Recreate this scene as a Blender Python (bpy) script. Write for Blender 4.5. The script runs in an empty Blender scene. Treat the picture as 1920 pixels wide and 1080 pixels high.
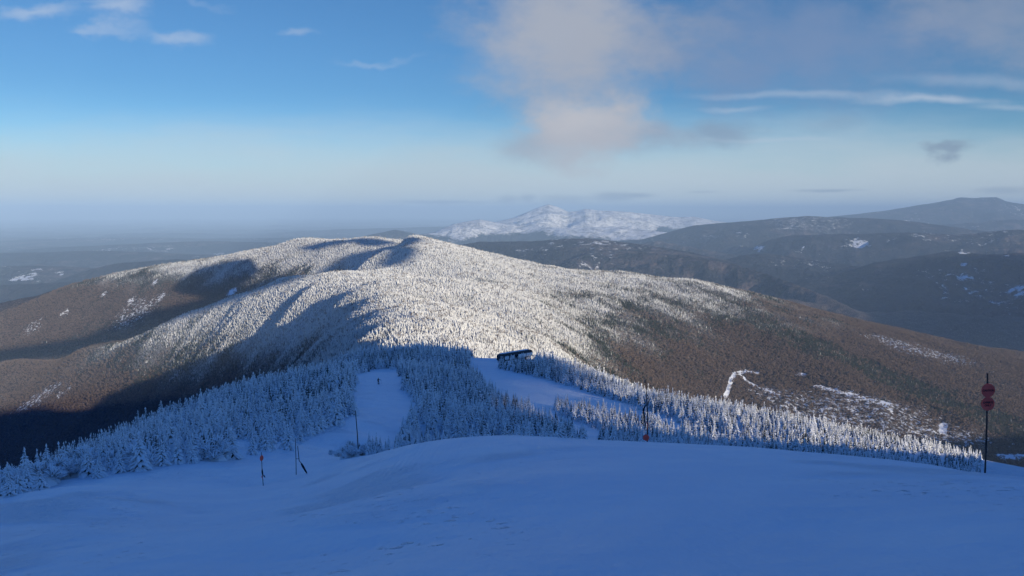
import bpy, bmesh, math, random
import numpy as np
from mathutils import Vector, Matrix

SC = bpy.context.scene
COL = SC.collection
rng = np.random.default_rng(11)
random.seed(5)

# ------------------------------------------------------------------ camera
F = 1507.0                      # focal length in pixels of a 1920 wide frame
EYE = 395.0                     # image row of the true horizontal
PITCH = math.atan((540.0 - EYE) / F)
CP, SP = math.cos(PITCH), math.sin(PITCH)
RES = 1.0


def unproj(px, py, Y):
    """point seen at pixel px,py whose forward distance is Y (eye = origin)"""
    a = (px - 960.0) / F
    b = (540.0 - py) / F
    dy = CP + b * SP
    dz = -SP + b * CP
    return a / dy * Y, Y, dz / dy * Y


def proj(x, y, z):
    d = y * CP - z * SP
    u = y * SP + z * CP
    return 960.0 + F * x / d, 540.0 - F * u / d


cam_d = bpy.data.cameras.new("camera")
cam = bpy.data.objects.new("camera", cam_d)
COL.objects.link(cam)
cam.rotation_euler = (math.pi / 2 - PITCH, 0, 0)
cam_d.sensor_width = 36.0
cam_d.lens = F / 1920.0 * 36.0
cam_d.clip_start = 0.1
cam_d.clip_end = 200000.0
SC.camera = cam

# ------------------------------------------------------------------ noise


def _hash(ix, iy, seed):
    h = (ix.astype(np.int64) * 374761393 + iy.astype(np.int64) * 668265263 + seed * 144665) & 0xFFFFFFFF
    h = ((h ^ (h >> 13)) * 1274126177) & 0xFFFFFFFF
    h = (h ^ (h >> 16)) & 0xFFFFFFFF
    return h


def perlin(x, y, seed=0):
    ix, iy = np.floor(x), np.floor(y)
    fx, fy = x - ix, y - iy
    u = fx * fx * fx * (fx * (fx * 6 - 15) + 10)
    v = fy * fy * fy * (fy * (fy * 6 - 15) + 10)

    def g(dx, dy):
        a = _hash(ix + dx, iy + dy, seed) * (2 * math.pi / 4294967296.0)
        return np.cos(a) * (fx - dx) + np.sin(a) * (fy - dy)
    n0 = g(0, 0) * (1 - u) + g(1, 0) * u
    n1 = g(0, 1) * (1 - u) + g(1, 1) * u
    return (n0 * (1 - v) + n1 * v) * 1.5


def fbm(x, y, oct=4, seed=0, gain=0.5, ridged=False):
    s = np.zeros_like(x)
    a = 1.0
    for i in range(oct):
        n = perlin(x, y, seed + i * 17)
        if ridged:
            n = 0.5 - np.abs(n) * 1.4
        s += a * n
        a *= gain
        x = x * 2.03 + 13.7
        y = y * 2.03 - 7.1
    return s


def sstep(a, b, x):
    t = np.clip((x - a) / (b - a), 0, 1)
    return t * t * (3 - 2 * t)


# ------------------------------------------------------------------ control points of the mountain the camera stands on
CREST = [(-500, 1020, 34), (-250, 985, 38), (0, 940, 44), (120, 914, 47), (250, 887, 52), (360, 874, 56), (480, 864, 62), (600, 868, 56), (660, 862, 53), (700, 848, 52), (760, 834, 50),
         (840, 826, 47), (920, 822, 45), (1040, 824, 43), (1160, 829, 41), (1280, 833, 38), (1420, 840, 34),
         (1560, 851, 30), (1700, 866, 25), (1800, 878, 20.5), (1870, 887, 17.5), (1960, 900, 15), (2200, 935, 13)]
cr = np.array(CREST, float)


def crest_at(px):
    return np.interp(px, cr[:, 0], cr[:, 1]), np.interp(px, cr[:, 0], cr[:, 2])


CTRL = []           # (theta, lnR, z/R)


def addp(x, y, z):
    R = math.hypot(x, y)
    CTRL.append((math.atan2(x, y), math.log(R), z / R))


def V(px, py, Y):
    addp(*unproj(px, py, Y))


def H(px, Y, z):
    addp((px - 960.0) / F * Y * (1 + 0.0) / (CP + 0.0), Y, z)


for px in (-450, -200, 0, 160, 330, 480, 620, 760, 960, 1160, 1380, 1600, 1760, 1900, 2150):
    pyc, Yc = crest_at(px)
    x, y, z = unproj(px, pyc, Yc)
    sc = -z / Yc
    c = 1.7 / Yc ** 2
    b = sc - 2 * 1.7 / Yc
    for t in (0.02, 0.06, 0.15, 0.3, 0.5, 0.75, 1.0):
        Y = Yc * t
        if px in (330, 480, 620) and 0.2 < t < 0.9:
            continue
        addp(x / Yc * Y, Y, -1.7 - b * Y - c * Y * Y)
    if px > 720:                       # ground falls away out of sight beyond the rollover
        for k, e in ((1.25, 0.010), (1.6, 0.030)):
            addp(x / Yc * Yc * k, Yc * k, -(sc + e) * Yc * k)

# snow shelf and run on the left
for p in [(494, 911, 46), (556, 895, 49), (400, 918, 45), (620, 882, 49), (320, 906, 46),
          (480, 990, 16), (480, 954, 25), (480, 930, 35), (590, 972, 16), (590, 933, 25), (590, 909, 36), (680, 950, 16), (680, 899, 26), (680, 869, 38), (340, 1000, 16), (340, 962, 25), (340, 930, 36),
          (590, 845, 72), (640, 832, 82), (690, 826, 84), (700, 800, 97), (725, 765, 130), (711, 721, 207), (705, 698, 270),
          (600, 812, 88), (540, 835, 74), (600, 762, 150), (520, 795, 140), (400, 818, 120), (420, 768, 260), (600, 708, 380), (640, 682, 430),
          (200, 876, 72), (250, 842, 130), (200, 842, 150), (300, 803, 210), (130, 882, 95), (60, 900, 62),
          # grove between the runs
          (900, 850, 95), (800, 850, 90), (1000, 850, 95), (850, 790, 140), (950, 790, 150), (850, 728, 230), (820, 690, 350), (800, 660, 500), (720, 676, 480), (870, 672, 500),
          # right-hand run
          (900, 682, 430), (930, 688, 440), (992, 674, 468), (1000, 725, 300), (1100, 762, 230), (1112, 797, 180), (1172, 757, 250), (1240, 832, 140),
          # crest of the east woods
          (1040, 686, 430), (1100, 708, 390), (1170, 732, 310), (1250, 759, 225), (1330, 782, 190), (1400, 801, 168), (1480, 823, 148),
          (1550, 846, 130), (1640, 864, 115), (1750, 884, 102), (1850, 900, 90), (1950, 916, 80), (2150, 945, 68)]:
    V(*p)
# unseen valleys
for p in [(0, 70, -29), (0, 110, -48), (0, 250, -130), (0, 600, -330), (0, 1200, -560), (0, 1900, -720),
          (-300, 110, -52), (-300, 300, -170), (-300, 900, -480), (-300, 1800, -690), (-300, 2800, -720),
          (200, 250, -88), (200, 600, -265), (200, 1000, -440), (200, 1700, -590),
          (400, 400, -125), (400, 700, -250), (400, 1100, -370), (400, 1500, -430),
          (640, 600, -130), (640, 900, -215), (600, 1150, -262),
          (780, 700, -140), (900, 640, -128), (900, 780, -146), (1000, 640, -132),
          (1100, 600, -150), (1100, 900, -225), (1100, 1250, -275),
          (1250, 500, -150), (1250, 900, -300), (1250, 1500, -415),
          (1400, 500, -175), (1400, 900, -330), (1400, 1500, -470),
          (1550, 300, -110), (1550, 900, -370), (1550, 1450, -500),
          (1750, 300, -120), (1750, 900, -395), (1750, 1350, -510),
          (1920, 300, -125), (1920, 900, -415), (1920, 1300, -525),
          (2200, 300, -130), (2200, 900, -420), (2200, 1800, -560), (2200, 3000, -640)]:
    H(*p)
# the long ridge beyond
for p in [(700, 655, 900), (760, 640, 950), (820, 640, 950), (900, 642, 990), (980, 652, 1080), (1050, 664, 1300),
          (683, 640, 1000), (695, 600, 1230), (715, 558, 1500), (735, 538, 1680), (760, 520, 1850),
          (600, 640, 1450), (655, 596, 1540), (630, 606, 1600), (655, 640, 1180), (660, 555, 1660), (700, 546, 1630), (610, 546, 1900), (560, 556, 1990),
          (690, 526, 1930), (660, 519, 2050), (610, 514, 2200), (560, 520, 2300), (500, 533, 2350), (420, 563, 2450), (330, 597, 2550), (250, 630, 2650), (150, 660, 2750), (0, 685, 2850), (-200, 705, 2900),
          (560, 582, 1880), (480, 600, 2080), (400, 640, 2180), (300, 690, 2330), (150, 730, 2520), (0, 770, 2650), (0, 832, 2420), (150, 790, 2270), (300, 750, 2120), (450, 690, 1950), (540, 655, 1750),
          (680, 492, 2850), (600, 502, 3150), (500, 530, 3250), (400, 562, 3280), (300, 602, 3300), (150, 640, 3380), (0, 662, 3420),
          (692, 442, 3350), (735, 449, 3330), (632, 451, 3450), (575, 447, 3600), (520, 460, 3650), (450, 478, 3650), (380, 498, 3600), (300, 515, 3600), (220, 535, 3600), (120, 562, 3600), (0, 592, 3600), (-200, 628, 3600),
          (560, 484, 3400), (450, 512, 3450), (300, 552, 3450), (150, 602, 3490), (0, 630, 3530),
          (782, 444, 3000), (752, 455, 2960), (735, 468, 2870), (700, 490, 2650), (668, 508, 2450), (805, 450, 2990), (830, 456, 3000), (870, 465, 3000), (980, 492, 2900), (1060, 506, 2850), (1150, 513, 2850), (1230, 522, 2800), (1280, 528, 2750), (1340, 538, 2700), (1400, 566, 2620), (1500, 594, 2600), (1640, 622, 2700), (1750, 640, 2850), (1920, 668, 3000),
          (780, 490, 2300), (850, 520, 2150), (900, 480, 2700), (950, 550, 1900), (850, 580, 1550), (900, 612, 1220), (1000, 600, 1650), (1000, 540, 2250),
          (1100, 682, 1480), (1100, 620, 1850), (1100, 560, 2300),
          (1250, 722, 1800), (1250, 650, 2050), (1250, 580, 2350),
          (1400, 772, 1850), (1400, 700, 2050), (1400, 640, 2250),
          (1550, 815, 1750), (1550, 740, 1950), (1550, 660, 2250),
          (1750, 860, 1650), (1750, 800, 1800), (1750, 720, 2150),
          (1920, 890, 1600), (1920, 820, 1800), (1920, 740, 2200)]:
    V(*p)
for p in [(730, 2950, -188), (690, 2760, -206), (660, 2350, -228), (630, 2450, -258), (610, 2520, -265), (500, 2760, -345), (330, 2950, -490), (150, 3080, -585), (0, 3130, -635),
          (730, 3650, -230), (640, 3900, -260), (575, 4100, -320)]:
    H(*p)
for px in (-300, 0, 200, 400, 600, 780, 960, 1150, 1340, 1550, 1750, 1950, 2200):
    H(px, 4400, float(np.interp(px, [-300, 0, 600, 780, 1340, 1950], [-760, -740, -560, -480, -600, -820])))
    H(px, 6500, float(np.interp(px, [-300, 600, 1340, 1950], [-950, -850, -850, -950])))

C = np.array(CTRL)


def _tps(d2):
    return 0.5 * d2 * np.log(d2 + 1e-12)


_n = len(C)
_A = np.zeros((_n + 3, _n + 3))
_d2 = (C[:, None, 0] - C[None, :, 0]) ** 2 + (C[:, None, 1] - C[None, :, 1]) ** 2
_A[:_n, :_n] = _tps(_d2) + np.diag(np.where(C[:, 1] < math.log(64), 1.2e-3, 2e-5))
_A[:_n, _n] = 1
_A[:_n, _n + 1:] = C[:, :2]
_A[_n, :_n] = 1
_A[_n + 1:, :_n] = C[:, :2].T
_w = np.linalg.solve(_A, np.concatenate([C[:, 2], np.zeros(3)]))


def tps_eval(th, lr):
    out = np.empty(th.size)
    t, l = th.ravel(), lr.ravel()
    for i in range(0, t.size, 20000):
        d2 = (t[i:i + 20000, None] - C[None, :, 0]) ** 2 + (l[i:i + 20000, None] - C[None, :, 1]) ** 2
        out[i:i + 20000] = _tps(d2) @ _w[:_n] + _w[_n] + t[i:i + 20000] * _w[_n + 1] + l[i:i + 20000] * _w[_n + 2]
    return out.reshape(th.shape)


# sun: comes over the right shoulder, low
SUN_AZ = math.radians(36.0)      # light travels to (-sin, +cos)
SUN_EL = math.radians(12.5)

# the summit ridge runs out to the right of the camera, outside the frame; it shades the near slope
RX = [-1500, -700, -316, -100, -50, -20, 0, 30, 60, 92, 167, 219, 292, 400, 560, 760, 1000, 1400, 2000, 2150, 2700, 3200]
RZ = [-650, -420, -225, -50, -20, -5, 0.5, 2, 1, -2, -6, -10, -18, -40, -80, -140, -200, -210, -120, -18, -18, -300]


def side_h(x, y):
    """summit and shoulders outside the field of view"""
    top = np.interp(x, RX, RZ)
    d = np.abs(y + 6)
    fall = np.where(y < 0, 0.22, 0.36) * (np.sqrt(d * d + 400) - 20)
    z = top - fall
    lo = -760.0
    return np.where(z < -380, -380 - (380 + lo * -1 - 760 + 380) * (1 - np.exp((z + 380) / 380.0)), z)


RANGES = [  # (list of px,py,Y), front width, back width, roughness
    ([(640, 520, 9100), (800, 466, 9100), (860, 460, 8970), (900, 453, 8970), (1000, 453, 8840), (1060, 448, 8710), (1100, 447, 8580), (1180, 456, 8320), (1290, 472, 8190), (1400, 500, 7800), (1500, 535, 7280), (1620, 590, 6760)], 2000, 1700, 1.0),
    ([(600, 470, 16000), (690, 441, 16000), (740, 431, 16500), (790, 440, 16500), (815, 436, 17000), (850, 420, 17500), (900, 411, 18000), (935, 418, 18000), (970, 422, 18000), (1060, 428, 17000), (1150, 425, 17000), (1250, 436, 16000), (1350, 455, 16000)], 2600, 2600, 1.0),
    ([(780, 440, 21000), (900, 424, 21500), (965, 407, 22000), (992, 396, 22000), (1012, 388, 22000), (1028, 383, 22000), (1046, 388, 22000), (1065, 397, 22000), (1082, 396, 22000), (1098, 391, 22000), (1118, 394, 22000), (1140, 395, 22000), (1180, 397, 22500), (1240, 404, 23000), (1275, 407, 23000), (1300, 406, 23000), (1340, 414, 23000), (1450, 430, 23000)], 4200, 3000, 1.0),
    ([(1200, 450, 13500), (1300, 423, 13500), (1340, 419, 13500), (1400, 415, 13500), (1450, 410, 13500), (1510, 405, 13500), (1560, 407, 13500), (1620, 409, 13500), (1690, 413, 13200), (1780, 424, 13000), (1850, 434, 13000), (1930, 440, 13000), (2100, 450, 13000)], 2600, 2600, 0.8),
    ([(1400, 424, 21500), (1500, 412, 21500), (1600, 402, 21500), (1660, 395, 21500), (1720, 385, 21500), (1760, 379, 21500), (1800, 370, 21500), (1830, 371, 21500), (1868, 369, 21500), (1885, 377, 21500), (1920, 383, 21500), (2050, 400, 21500)], 4200, 3500, 0.3),
    ([(1560, 520, 7200), (1640, 493, 7200), (1720, 481, 7200), (1785, 471, 7200), (1850, 478, 7000), (1920, 474, 7000), (2050, 480, 7000), (2200, 500, 7000)], 1500, 1200, 0.9),
    ([(1330, 500, 8500), (1390, 479, 8500), (1440, 476, 8500), (1500, 484, 8500), (1560, 494, 8300), (1640, 505, 8000)], 1100, 1100, 0.9),
    ([(1500, 440, 10500), (1700, 436, 10000), (1800, 440, 10000), (1900, 430, 9800), (2100, 440, 9800)], 1600, 1500, 0.9),
    ([(1180, 470, 7600), (1290, 479, 7300), (1400, 501, 6900), (1480, 529, 6300), (1560, 562, 5700), (1640, 604, 5200)], 650, 650, 0.9),
    ([(1240, 452, 11000), (1330, 469, 10500), (1420, 486, 10000), (1480, 492, 9600)], 700, 700, 0.9),
    ([(1380, 503, 7800), (1450, 498, 7800), (1530, 509, 7500), (1600, 527, 7000)], 480, 480, 0.9),
    ([(1600, 472, 9500), (1680, 462, 9500), (1760, 467, 9300), (1850, 461, 9300), (1950, 468, 9000), (2100, 470, 9000)], 800, 800, 0.9),
    ([(1340, 455, 12500), (1420, 447, 12500), (1520, 445, 12300), (1600, 452, 12000), (1700, 460, 11500)], 900, 900, 0.9),
    ([(1700, 425, 17000), (1800, 419, 17000), (1900, 411, 17000), (2050, 414, 17000)], 1500, 1500, 0.7),
    ([(1480, 560, 5600), (1560, 575, 5600), (1680, 600, 5400), (1800, 598, 5400), (1950, 610, 5200)], 420, 420, 0.9),
    ([(250, 492, 9000), (330, 486, 9200), (420, 484, 9500), (500, 480, 9800)], 700, 700, 0.9),
    ([(-60, 540, 7600), (60, 532, 7600), (160, 528, 7600), (300, 520, 7600)], 600, 600, 0.9),
    ([(300, 442, 30000), (480, 440, 30000), (560, 434, 30000), (640, 430, 30000), (720, 428, 30000), (860, 424, 30000)], 4000, 4000, 0.5),
    ([(-100, 476, 13000), (60, 474, 13000), (180, 470, 13000), (300, 474, 13000), (420, 480, 13000)], 1500, 1500, 1.0),
    ([(150, 462, 16500), (260, 457, 16500), (380, 452, 17000), (520, 455, 17000), (640, 452, 17000)], 1800, 1700, 1.0),
    ([(-100, 502, 10000), (40, 498, 10000), (140, 500, 10000), (260, 510, 9500)], 1100, 1100, 1.0),
    ([(100, 448, 22000), (280, 446, 22000), (400, 448, 22000), (560, 446, 22000)], 2600, 2600, 0.7),
]
_RG = []
for pts, wf, wb, ro in RANGES:
    P3 = np.array([unproj(*p) for p in pts])
    th = np.arctan2(P3[:, 0], P3[:, 1])
    _RG.append((th, np.hypot(P3[:, 0], P3[:, 1]), P3[:, 2], wf, wb, ro))


def smax(a, b, k):
    d = a - b
    return 0.5 * (a + b + np.sqrt(d * d + k * k))


def far_h(x, y):
    R = np.hypot(x, y)
    th = np.arctan2(x, y)
    big = fbm(x / 3600.0 + 3.1, y / 3600.0 + 1.7, 5, 41)
    rid = fbm(x / 1500.0, y / 1500.0, 4, 77, ridged=True) * 1.0
    z = -880 + 110 * big + np.interp(np.degrees(th), [-25, -4, 6, 30], [55, 70, 150, 170]) * rid - 170 * (1 - sstep(3500, 6500, R)) + 60 * sstep(9000, 16000, R) * 0
    z = z - 60 * sstep(20000, 45000, R)
    for (t0, R0, z0, wf, wb, ro) in _RG:
        sel = (th > t0[0] - 0.16) & (th < t0[-1] + 0.16) & (np.abs(R - R0.mean()) < 4.2 * max(wf, wb) + 1500)
        if not sel.any():
            continue
        xs, ys, ts, Rs = x[sel], y[sel], th[sel], R[sel]
        zc = np.interp(ts, t0, z0)
        Rc = np.interp(ts, t0, R0)
        edge = sstep(t0[0] - 0.15, t0[0], ts) * (1 - sstep(t0[-1], t0[-1] + 0.15, ts))
        lam = 0.55 * wf
        wob = fbm(xs / lam, ys / lam, 4, 5)
        t = (Rs - Rc) / np.where(Rs < Rc, wf, wb)
        t = t * (1 + 0.4 * wob)
        g = np.exp(-np.abs(t) ** 1.5 * 1.1)
        rg = fbm(xs / lam * 1.3 + 9, ys / lam * 1.3, 5, 9, ridged=True)
        amp = np.clip(zc + 900, 60, None)
        zz = -930 + (zc + 930) * g * edge + (rg - 0.35) * 0.27 * ro * amp * g * edge * np.clip(np.abs(t) * 2.2, 0.03, 1)
        z[sel] = smax(z[sel], zz, 30)
    return z


def height(x, y):
    x = np.asarray(x, float)
    y = np.asarray(y, float)
    R = np.maximum(np.hypot(x, y), 0.3)
    th = np.arctan2(x, y)
    lr = np.log(R)
    z = np.full(x.shape, -1.7)
    wv = 1 - sstep(0.66, 1.15, np.abs(th))         # weight of the fitted terrain
    m = (R < 7500)
    zm = np.full(x.shape, -3000.0)
    mi = m & (wv > 0)
    zz = np.zeros(x.shape)
    if mi.any():
        zz[mi] = tps_eval(th[mi], lr[mi]) * R[mi]
        n1 = fbm(x[mi] / 420.0, y[mi] / 420.0, 4, 3, ridged=True)
        n2 = fbm(x[mi] / 90.0, y[mi] / 90.0, 3, 31)
        n3 = fbm(x[mi] / 9.0, y[mi] / 9.0, 3, 51)
        a = sstep(800, 2200, R[mi])
        zz[mi] += a * 13.0 * (n1 - 0.45) + sstep(250, 900, R[mi]) * 2.4 * n2 + 0.06 * sstep(8, 40, R[mi]) * n3
    sd = side_h(x, y)
    sd += sstep(60, 900, R) * 16 * fbm(x / 300.0, y / 300.0, 4, 3)
    zm[m] = (wv * zz + (1 - wv) * sd)[m]
    far = np.full(x.shape, -3000.0)
    mf = R > 2500
    if mf.any():
        far[mf] = far_h(x[mf], y[mf])
    ob = ~m
    zm[ob] = -3000
    fade = sstep(5200, 7400, R)
    zm = zm - fade * 1200
    k = 25 * sstep(2500, 5000, R)
    z = 0.5 * (zm + far + np.sqrt((zm - far) ** 2 + k * k))
    z = np.where(R < 1.6, -1.7 + (z + 1.7) * sstep(0.3, 1.6, R), z)
    return z


# ------------------------------------------------------------------ ground grid
TH_IN = 0.625
th_in = np.arange(-TH_IN, TH_IN + 1e-6, 0.00135 / RES)
th_out = np.linspace(TH_IN, 2 * math.pi - TH_IN, 190)[1:-1]
TH = np.concatenate([th_in, th_out])


def geo(a, b, q):
    n = int(math.ceil(math.log(b / a) / math.log(q)))
    return a * (b / a) ** (np.arange(n) / n)


RR = np.concatenate([[0.02], geo(0.5, 60, 1 + 0.03 / RES), geo(60, 700, 1 + 0.012 / RES), geo(700, 6500, 1 + 0.0055 / RES), geo(6500, 90000, 1 + 0.011 / RES), [90000.0]])
NT, NR = len(TH), len(RR)
gx = np.sin(TH)[None, :] * RR[:, None]
gy = np.cos(TH)[None, :] * RR[:, None]
gz = height(gx, gy)

# ------------------------------------------------------------------ material helpers


class NT_:
    """small node-tree builder"""

    def __init__(self, tree):
        self.t = tree
        self.n = tree.nodes
        self.l = tree.links

    def new(self, typ, **kw):
        n = self.n.new(typ)
        for k, v in kw.items():
            setattr(n, k, v)
        return n

    def put(self, sock, v):
        if isinstance(v, bpy.types.NodeSocket):
            self.l.new(v, sock)
        elif v is not None:
            if isinstance(v, (tuple, list)) and len(v) == 3 and sock.type == 'RGBA':
                v = (*v, 1)
            sock.default_value = v

    def math(self, op, a, b=None, c=None, clamp=False):
        n = self.new('ShaderNodeMath', operation=op, use_clamp=clamp)
        self.put(n.inputs[0], a)
        if b is not None:
            self.put(n.inputs[1], b)
        if c is not None:
            self.put(n.inputs[2], c)
        return n.outputs[0]

    def attr(self, name, kind='GEOMETRY'):
        return self.new('ShaderNodeAttribute', attribute_name=name, attribute_type=kind).outputs['Fac']

    def pos(self):
        return self.new('ShaderNodeNewGeometry').outputs['Position']

    def noise(self, vec, scale, detail=3, rough=0.55, out='Fac', dist=0.0):
        n = self.new('ShaderNodeTexNoise')
        self.put(n.inputs['Vector'], vec)
        n.inputs['Scale'].default_value = scale
        n.inputs['Detail'].default_value = detail
        n.inputs['Roughness'].default_value = rough
        n.inputs['Distortion'].default_value = dist
        return n.outputs[out]

    def step(self, v, a, b, lo=0.0, hi=1.0):
        n = self.new('ShaderNodeMapRange', interpolation_type='SMOOTHSTEP')
        self.put(n.inputs[0], v)
        n.inputs[1].default_value = a
        n.inputs[2].default_value = b
        n.inputs[3].default_value = lo
        n.inputs[4].default_value = hi
        return n.outputs[0]

    def mix(self, f, a, b, mode='MIX'):
        n = self.new('ShaderNodeMix', data_type='RGBA', blend_type=mode)
        self.put(n.inputs['Factor'], f)
        self.put(n.inputs['A'], a)
        self.put(n.inputs['B'], b)
        return n.outputs['Result']

    def bump(self, h, strength, dist, normal=None):
        n = self.new('ShaderNodeBump')
        n.inputs['Strength'].default_value = strength
        n.inputs['Distance'].default_value = dist
        self.put(n.inputs['Height'], h)
        if normal is not None:
            self.put(n.inputs['Normal'], normal)
        return n.outputs['Normal']

    def scale(self, vec, s):
        n = self.new('ShaderNodeVectorMath', operation='MULTIPLY')
        self.put(n.inputs[0], vec)
        n.inputs[1].default_value = s
        return n.outputs[0]


def material(name, color=(0.5, 0.5, 0.5), rough=0.7, metal=0.0, vary=0.0, scale=5.0, spec=0.3):
    m = bpy.data.materials.new(name)
    m.use_nodes = True
    b = m.node_tree.nodes['Principled BSDF']
    b.inputs['Roughness'].default_value = rough
    b.inputs['Metallic'].default_value = metal
    b.inputs['Specular IOR Level'].default_value = spec
    b.inputs['Base Color'].default_value = (*color, 1)
    if vary:
        t = NT_(m.node_tree)
        n = t.noise(t.new('ShaderNodeTexCoord').outputs['Object'], scale, 4)
        dark = tuple(c * (1 - vary) for c in color)
        lite = tuple(min(1, c * (1 + vary)) for c in color)
        t.l.new(t.mix(t.step(n, 0.3, 0.7), dark, lite), b.inputs['Base Color'])
    return m


M = {}
SNOW = (0.80, 0.83, 0.88)


def mk_snow():
    m = material('groomed_snow', SNOW, 0.62, spec=0.25)
    t = NT_(m.node_tree)
    b = m.node_tree.nodes['Principled BSDF']
    p = t.pos()
    wind = t.noise(t.scale(p, (0.55, 0.18, 0.3)), 1.0, 5, 0.6)
    lump = t.noise(p, 1.1, 5, 0.62)
    soft = t.noise(p, 0.12, 3)
    # scuffed, ridged patches where the crust has been broken
    scuff = t.math('MULTIPLY', t.step(t.noise(p, 0.16, 3), 0.53, 0.66), t.noise(p, 3.2, 5, 0.7))
    groom = t.new('ShaderNodeTexWave', wave_type='BANDS', bands_direction='X')
    t.l.new(t.scale(p, (1.0, 0.12, 0.0)), groom.inputs['Vector'])
    groom.inputs['Scale'].default_value = 1.6
    groom.inputs['Distortion'].default_value = 3.0
    groom.inputs['Detail'].default_value = 3
    tracks = t.math('MULTIPLY', groom.outputs['Fac'], t.step(t.noise(p, 0.07, 2), 0.42, 0.62))
    crumbs = t.math('MULTIPLY', t.step(t.noise(p, 5.5, 3, 0.6), 0.60, 0.75), t.step(t.noise(p, 0.22, 3), 0.48, 0.66))
    h = t.math('ADD', t.math('MULTIPLY', wind, 0.16), t.math('MULTIPLY', lump, 0.07))
    h = t.math('ADD', h, t.math('MULTIPLY', soft, 0.5))
    h = t.math('ADD', h, t.math('MULTIPLY', scuff, 0.20))
    h = t.math('ADD', h, t.math('MULTIPLY', tracks, 0.012))
    h = t.math('ADD', h, t.math('MULTIPLY', crumbs, 0.10))
    t.l.new(t.bump(h, 1.0, 1.0), b.inputs['Normal'])
    c = t.mix(t.step(t.noise(p, 0.35, 4), 0.35, 0.7), (0.78, 0.81, 0.86), (0.84, 0.86, 0.89))
    t.l.new(c, b.inputs['Base Color'])
    return m


def mk_mountain():
    """floor of the mixed forest: white where rime holds, brown litter and twigs lower down"""
    m = material('forest_floor', rough=0.9, spec=0.1)
    t = NT_(m.node_tree)
    b = m.node_tree.nodes['Principled BSDF']
    p = t.pos()
    fr = t.attr('frost')
    fine = t.noise(p, 0.16, 4, 0.7)
    mid = t.noise(p, 0.02, 4, 0.6)
    brown = t.mix(t.step(mid, 0.35, 0.65), (0.085, 0.066, 0.060), (0.165, 0.130, 0.115))
    brown = t.mix(t.step(fine, 0.40, 0.64), (0.028, 0.022, 0.022), brown)
    brown = t.mix(t.step(t.noise(p, 0.11, 3, 0.75), 0.60, 0.74, 0, 0.55), brown, (0.5, 0.5, 0.52))
    cold = t.mix(t.step(fine, 0.38, 0.62), (0.22, 0.225, 0.23), (0.60, 0.61, 0.62))
    c = t.mix(fr, brown, cold)
    c = t.mix(t.step(fr, 1.2, 1.8), c, (0.74, 0.77, 0.82))
    fld = t.attr('field')
    fm = t.step(t.math('ADD', fld, t.math('MULTIPLY', t.math('SUBTRACT', t.noise(p, 0.085, 5, 0.75), 0.5), 2.4)), 0.42, 0.72)
    c = t.mix(fm, c, SNOW)
    t.l.new(c, b.inputs['Base Color'])
    t.l.new(t.bump(t.noise(p, 0.22, 4, 0.7), 0.9, 3.0), b.inputs['Normal'])
    return m


def mk_hills():
    """forested hills and the valley a long way off, with white pastures"""
    m = material('far_forest', rough=0.95, spec=0.05)
    t = NT_(m.node_tree)
    b = m.node_tree.nodes['Principled BSDF']
    p = t.pos()
    fr = t.attr('frost')
    big = t.noise(p, 0.0014, 5, 0.65)
    med = t.noise(p, 0.0045, 5, 0.7)
    fine = t.noise(p, 0.02, 4, 0.7)
    wood = t.mix(t.step(big, 0.42, 0.58), (0.010, 0.014, 0.022), (0.125, 0.094, 0.090))
    wood = t.mix(t.step(med, 0.4, 0.62), (0.012, 0.015, 0.021), wood)
    wood = t.mix(t.step(fine, 0.35, 0.7, 0, 0.5), wood, (0.085, 0.075, 0.078))
    wood = t.mix(t.step(t.noise(p, 0.00042, 4, 0.6), 0.44, 0.58, 0, 0.75), wood, (0.016, 0.021, 0.032))
    cold = t.mix(t.step(t.math('ADD', t.math('MULTIPLY', med, 0.6), t.math('MULTIPLY', fine, 0.4)), 0.36, 0.6), (0.28, 0.29, 0.32), (0.93, 0.92, 0.91))
    fr = t.step(t.math('ADD', fr, t.math('MULTIPLY', t.math('SUBTRACT', t.noise(p, 0.013, 6, 0.75), 0.5), 1.5)), 0.25, 0.8)
    c = t.mix(fr, wood, cold)
    fld = t.math('MULTIPLY', t.attr('field'), 0.85)
    fm = t.step(t.math('ADD', fld, t.math('MULTIPLY', t.math('SUBTRACT', t.noise(p, 0.011, 6, 0.78), 0.5), 3.4)), 0.5, 0.85)
    c = t.mix(fm, c, (0.85, 0.86, 0.88))
    t.l.new(c, b.inputs['Base Color'])
    t.l.new(t.bump(t.math('ADD', med, t.math('MULTIPLY', fine, 0.3)), 1.0, 110.0), b.inputs['Normal'])
    return m


def mk_tree(name, white):
    """spruce sprays: dark needles, rime on them as far as the 'frost' value of each spray says"""
    m = material(name, rough=0.85, spec=0.15)
    t = NT_(m.node_tree)
    b = m.node_tree.nodes['Principled BSDF']
    fr = t.attr('frost')
    n = t.noise(t.pos(), 1.6, 3, 0.7)
    f = t.step(t.math('ADD', fr, t.math('MULTIPLY', t.math('SUBTRACT', n, 0.5), 0.5)), 0.22, 0.72)
    dark = t.mix(n, (0.018, 0.026, 0.024), (0.045, 0.055, 0.045))
    t.l.new(t.mix(f, dark, white), b.inputs['Base Color'])
    return m


def mk_bare():
    """leafless twigs, some of them rimed"""
    m = material('bare_twigs', rough=0.95, spec=0.05)
    t = NT_(m.node_tree)
    b = m.node_tree.nodes['Principled BSDF']
    n = t.noise(t.pos(), 0.09, 3, 0.7)
    c = t.mix(n, (0.072, 0.054, 0.048), (0.19, 0.142, 0.122))
    t.l.new(t.mix(t.attr('frost'), c, (0.62, 0.62, 0.62)), b.inputs['Base Color'])
    return m


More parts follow.
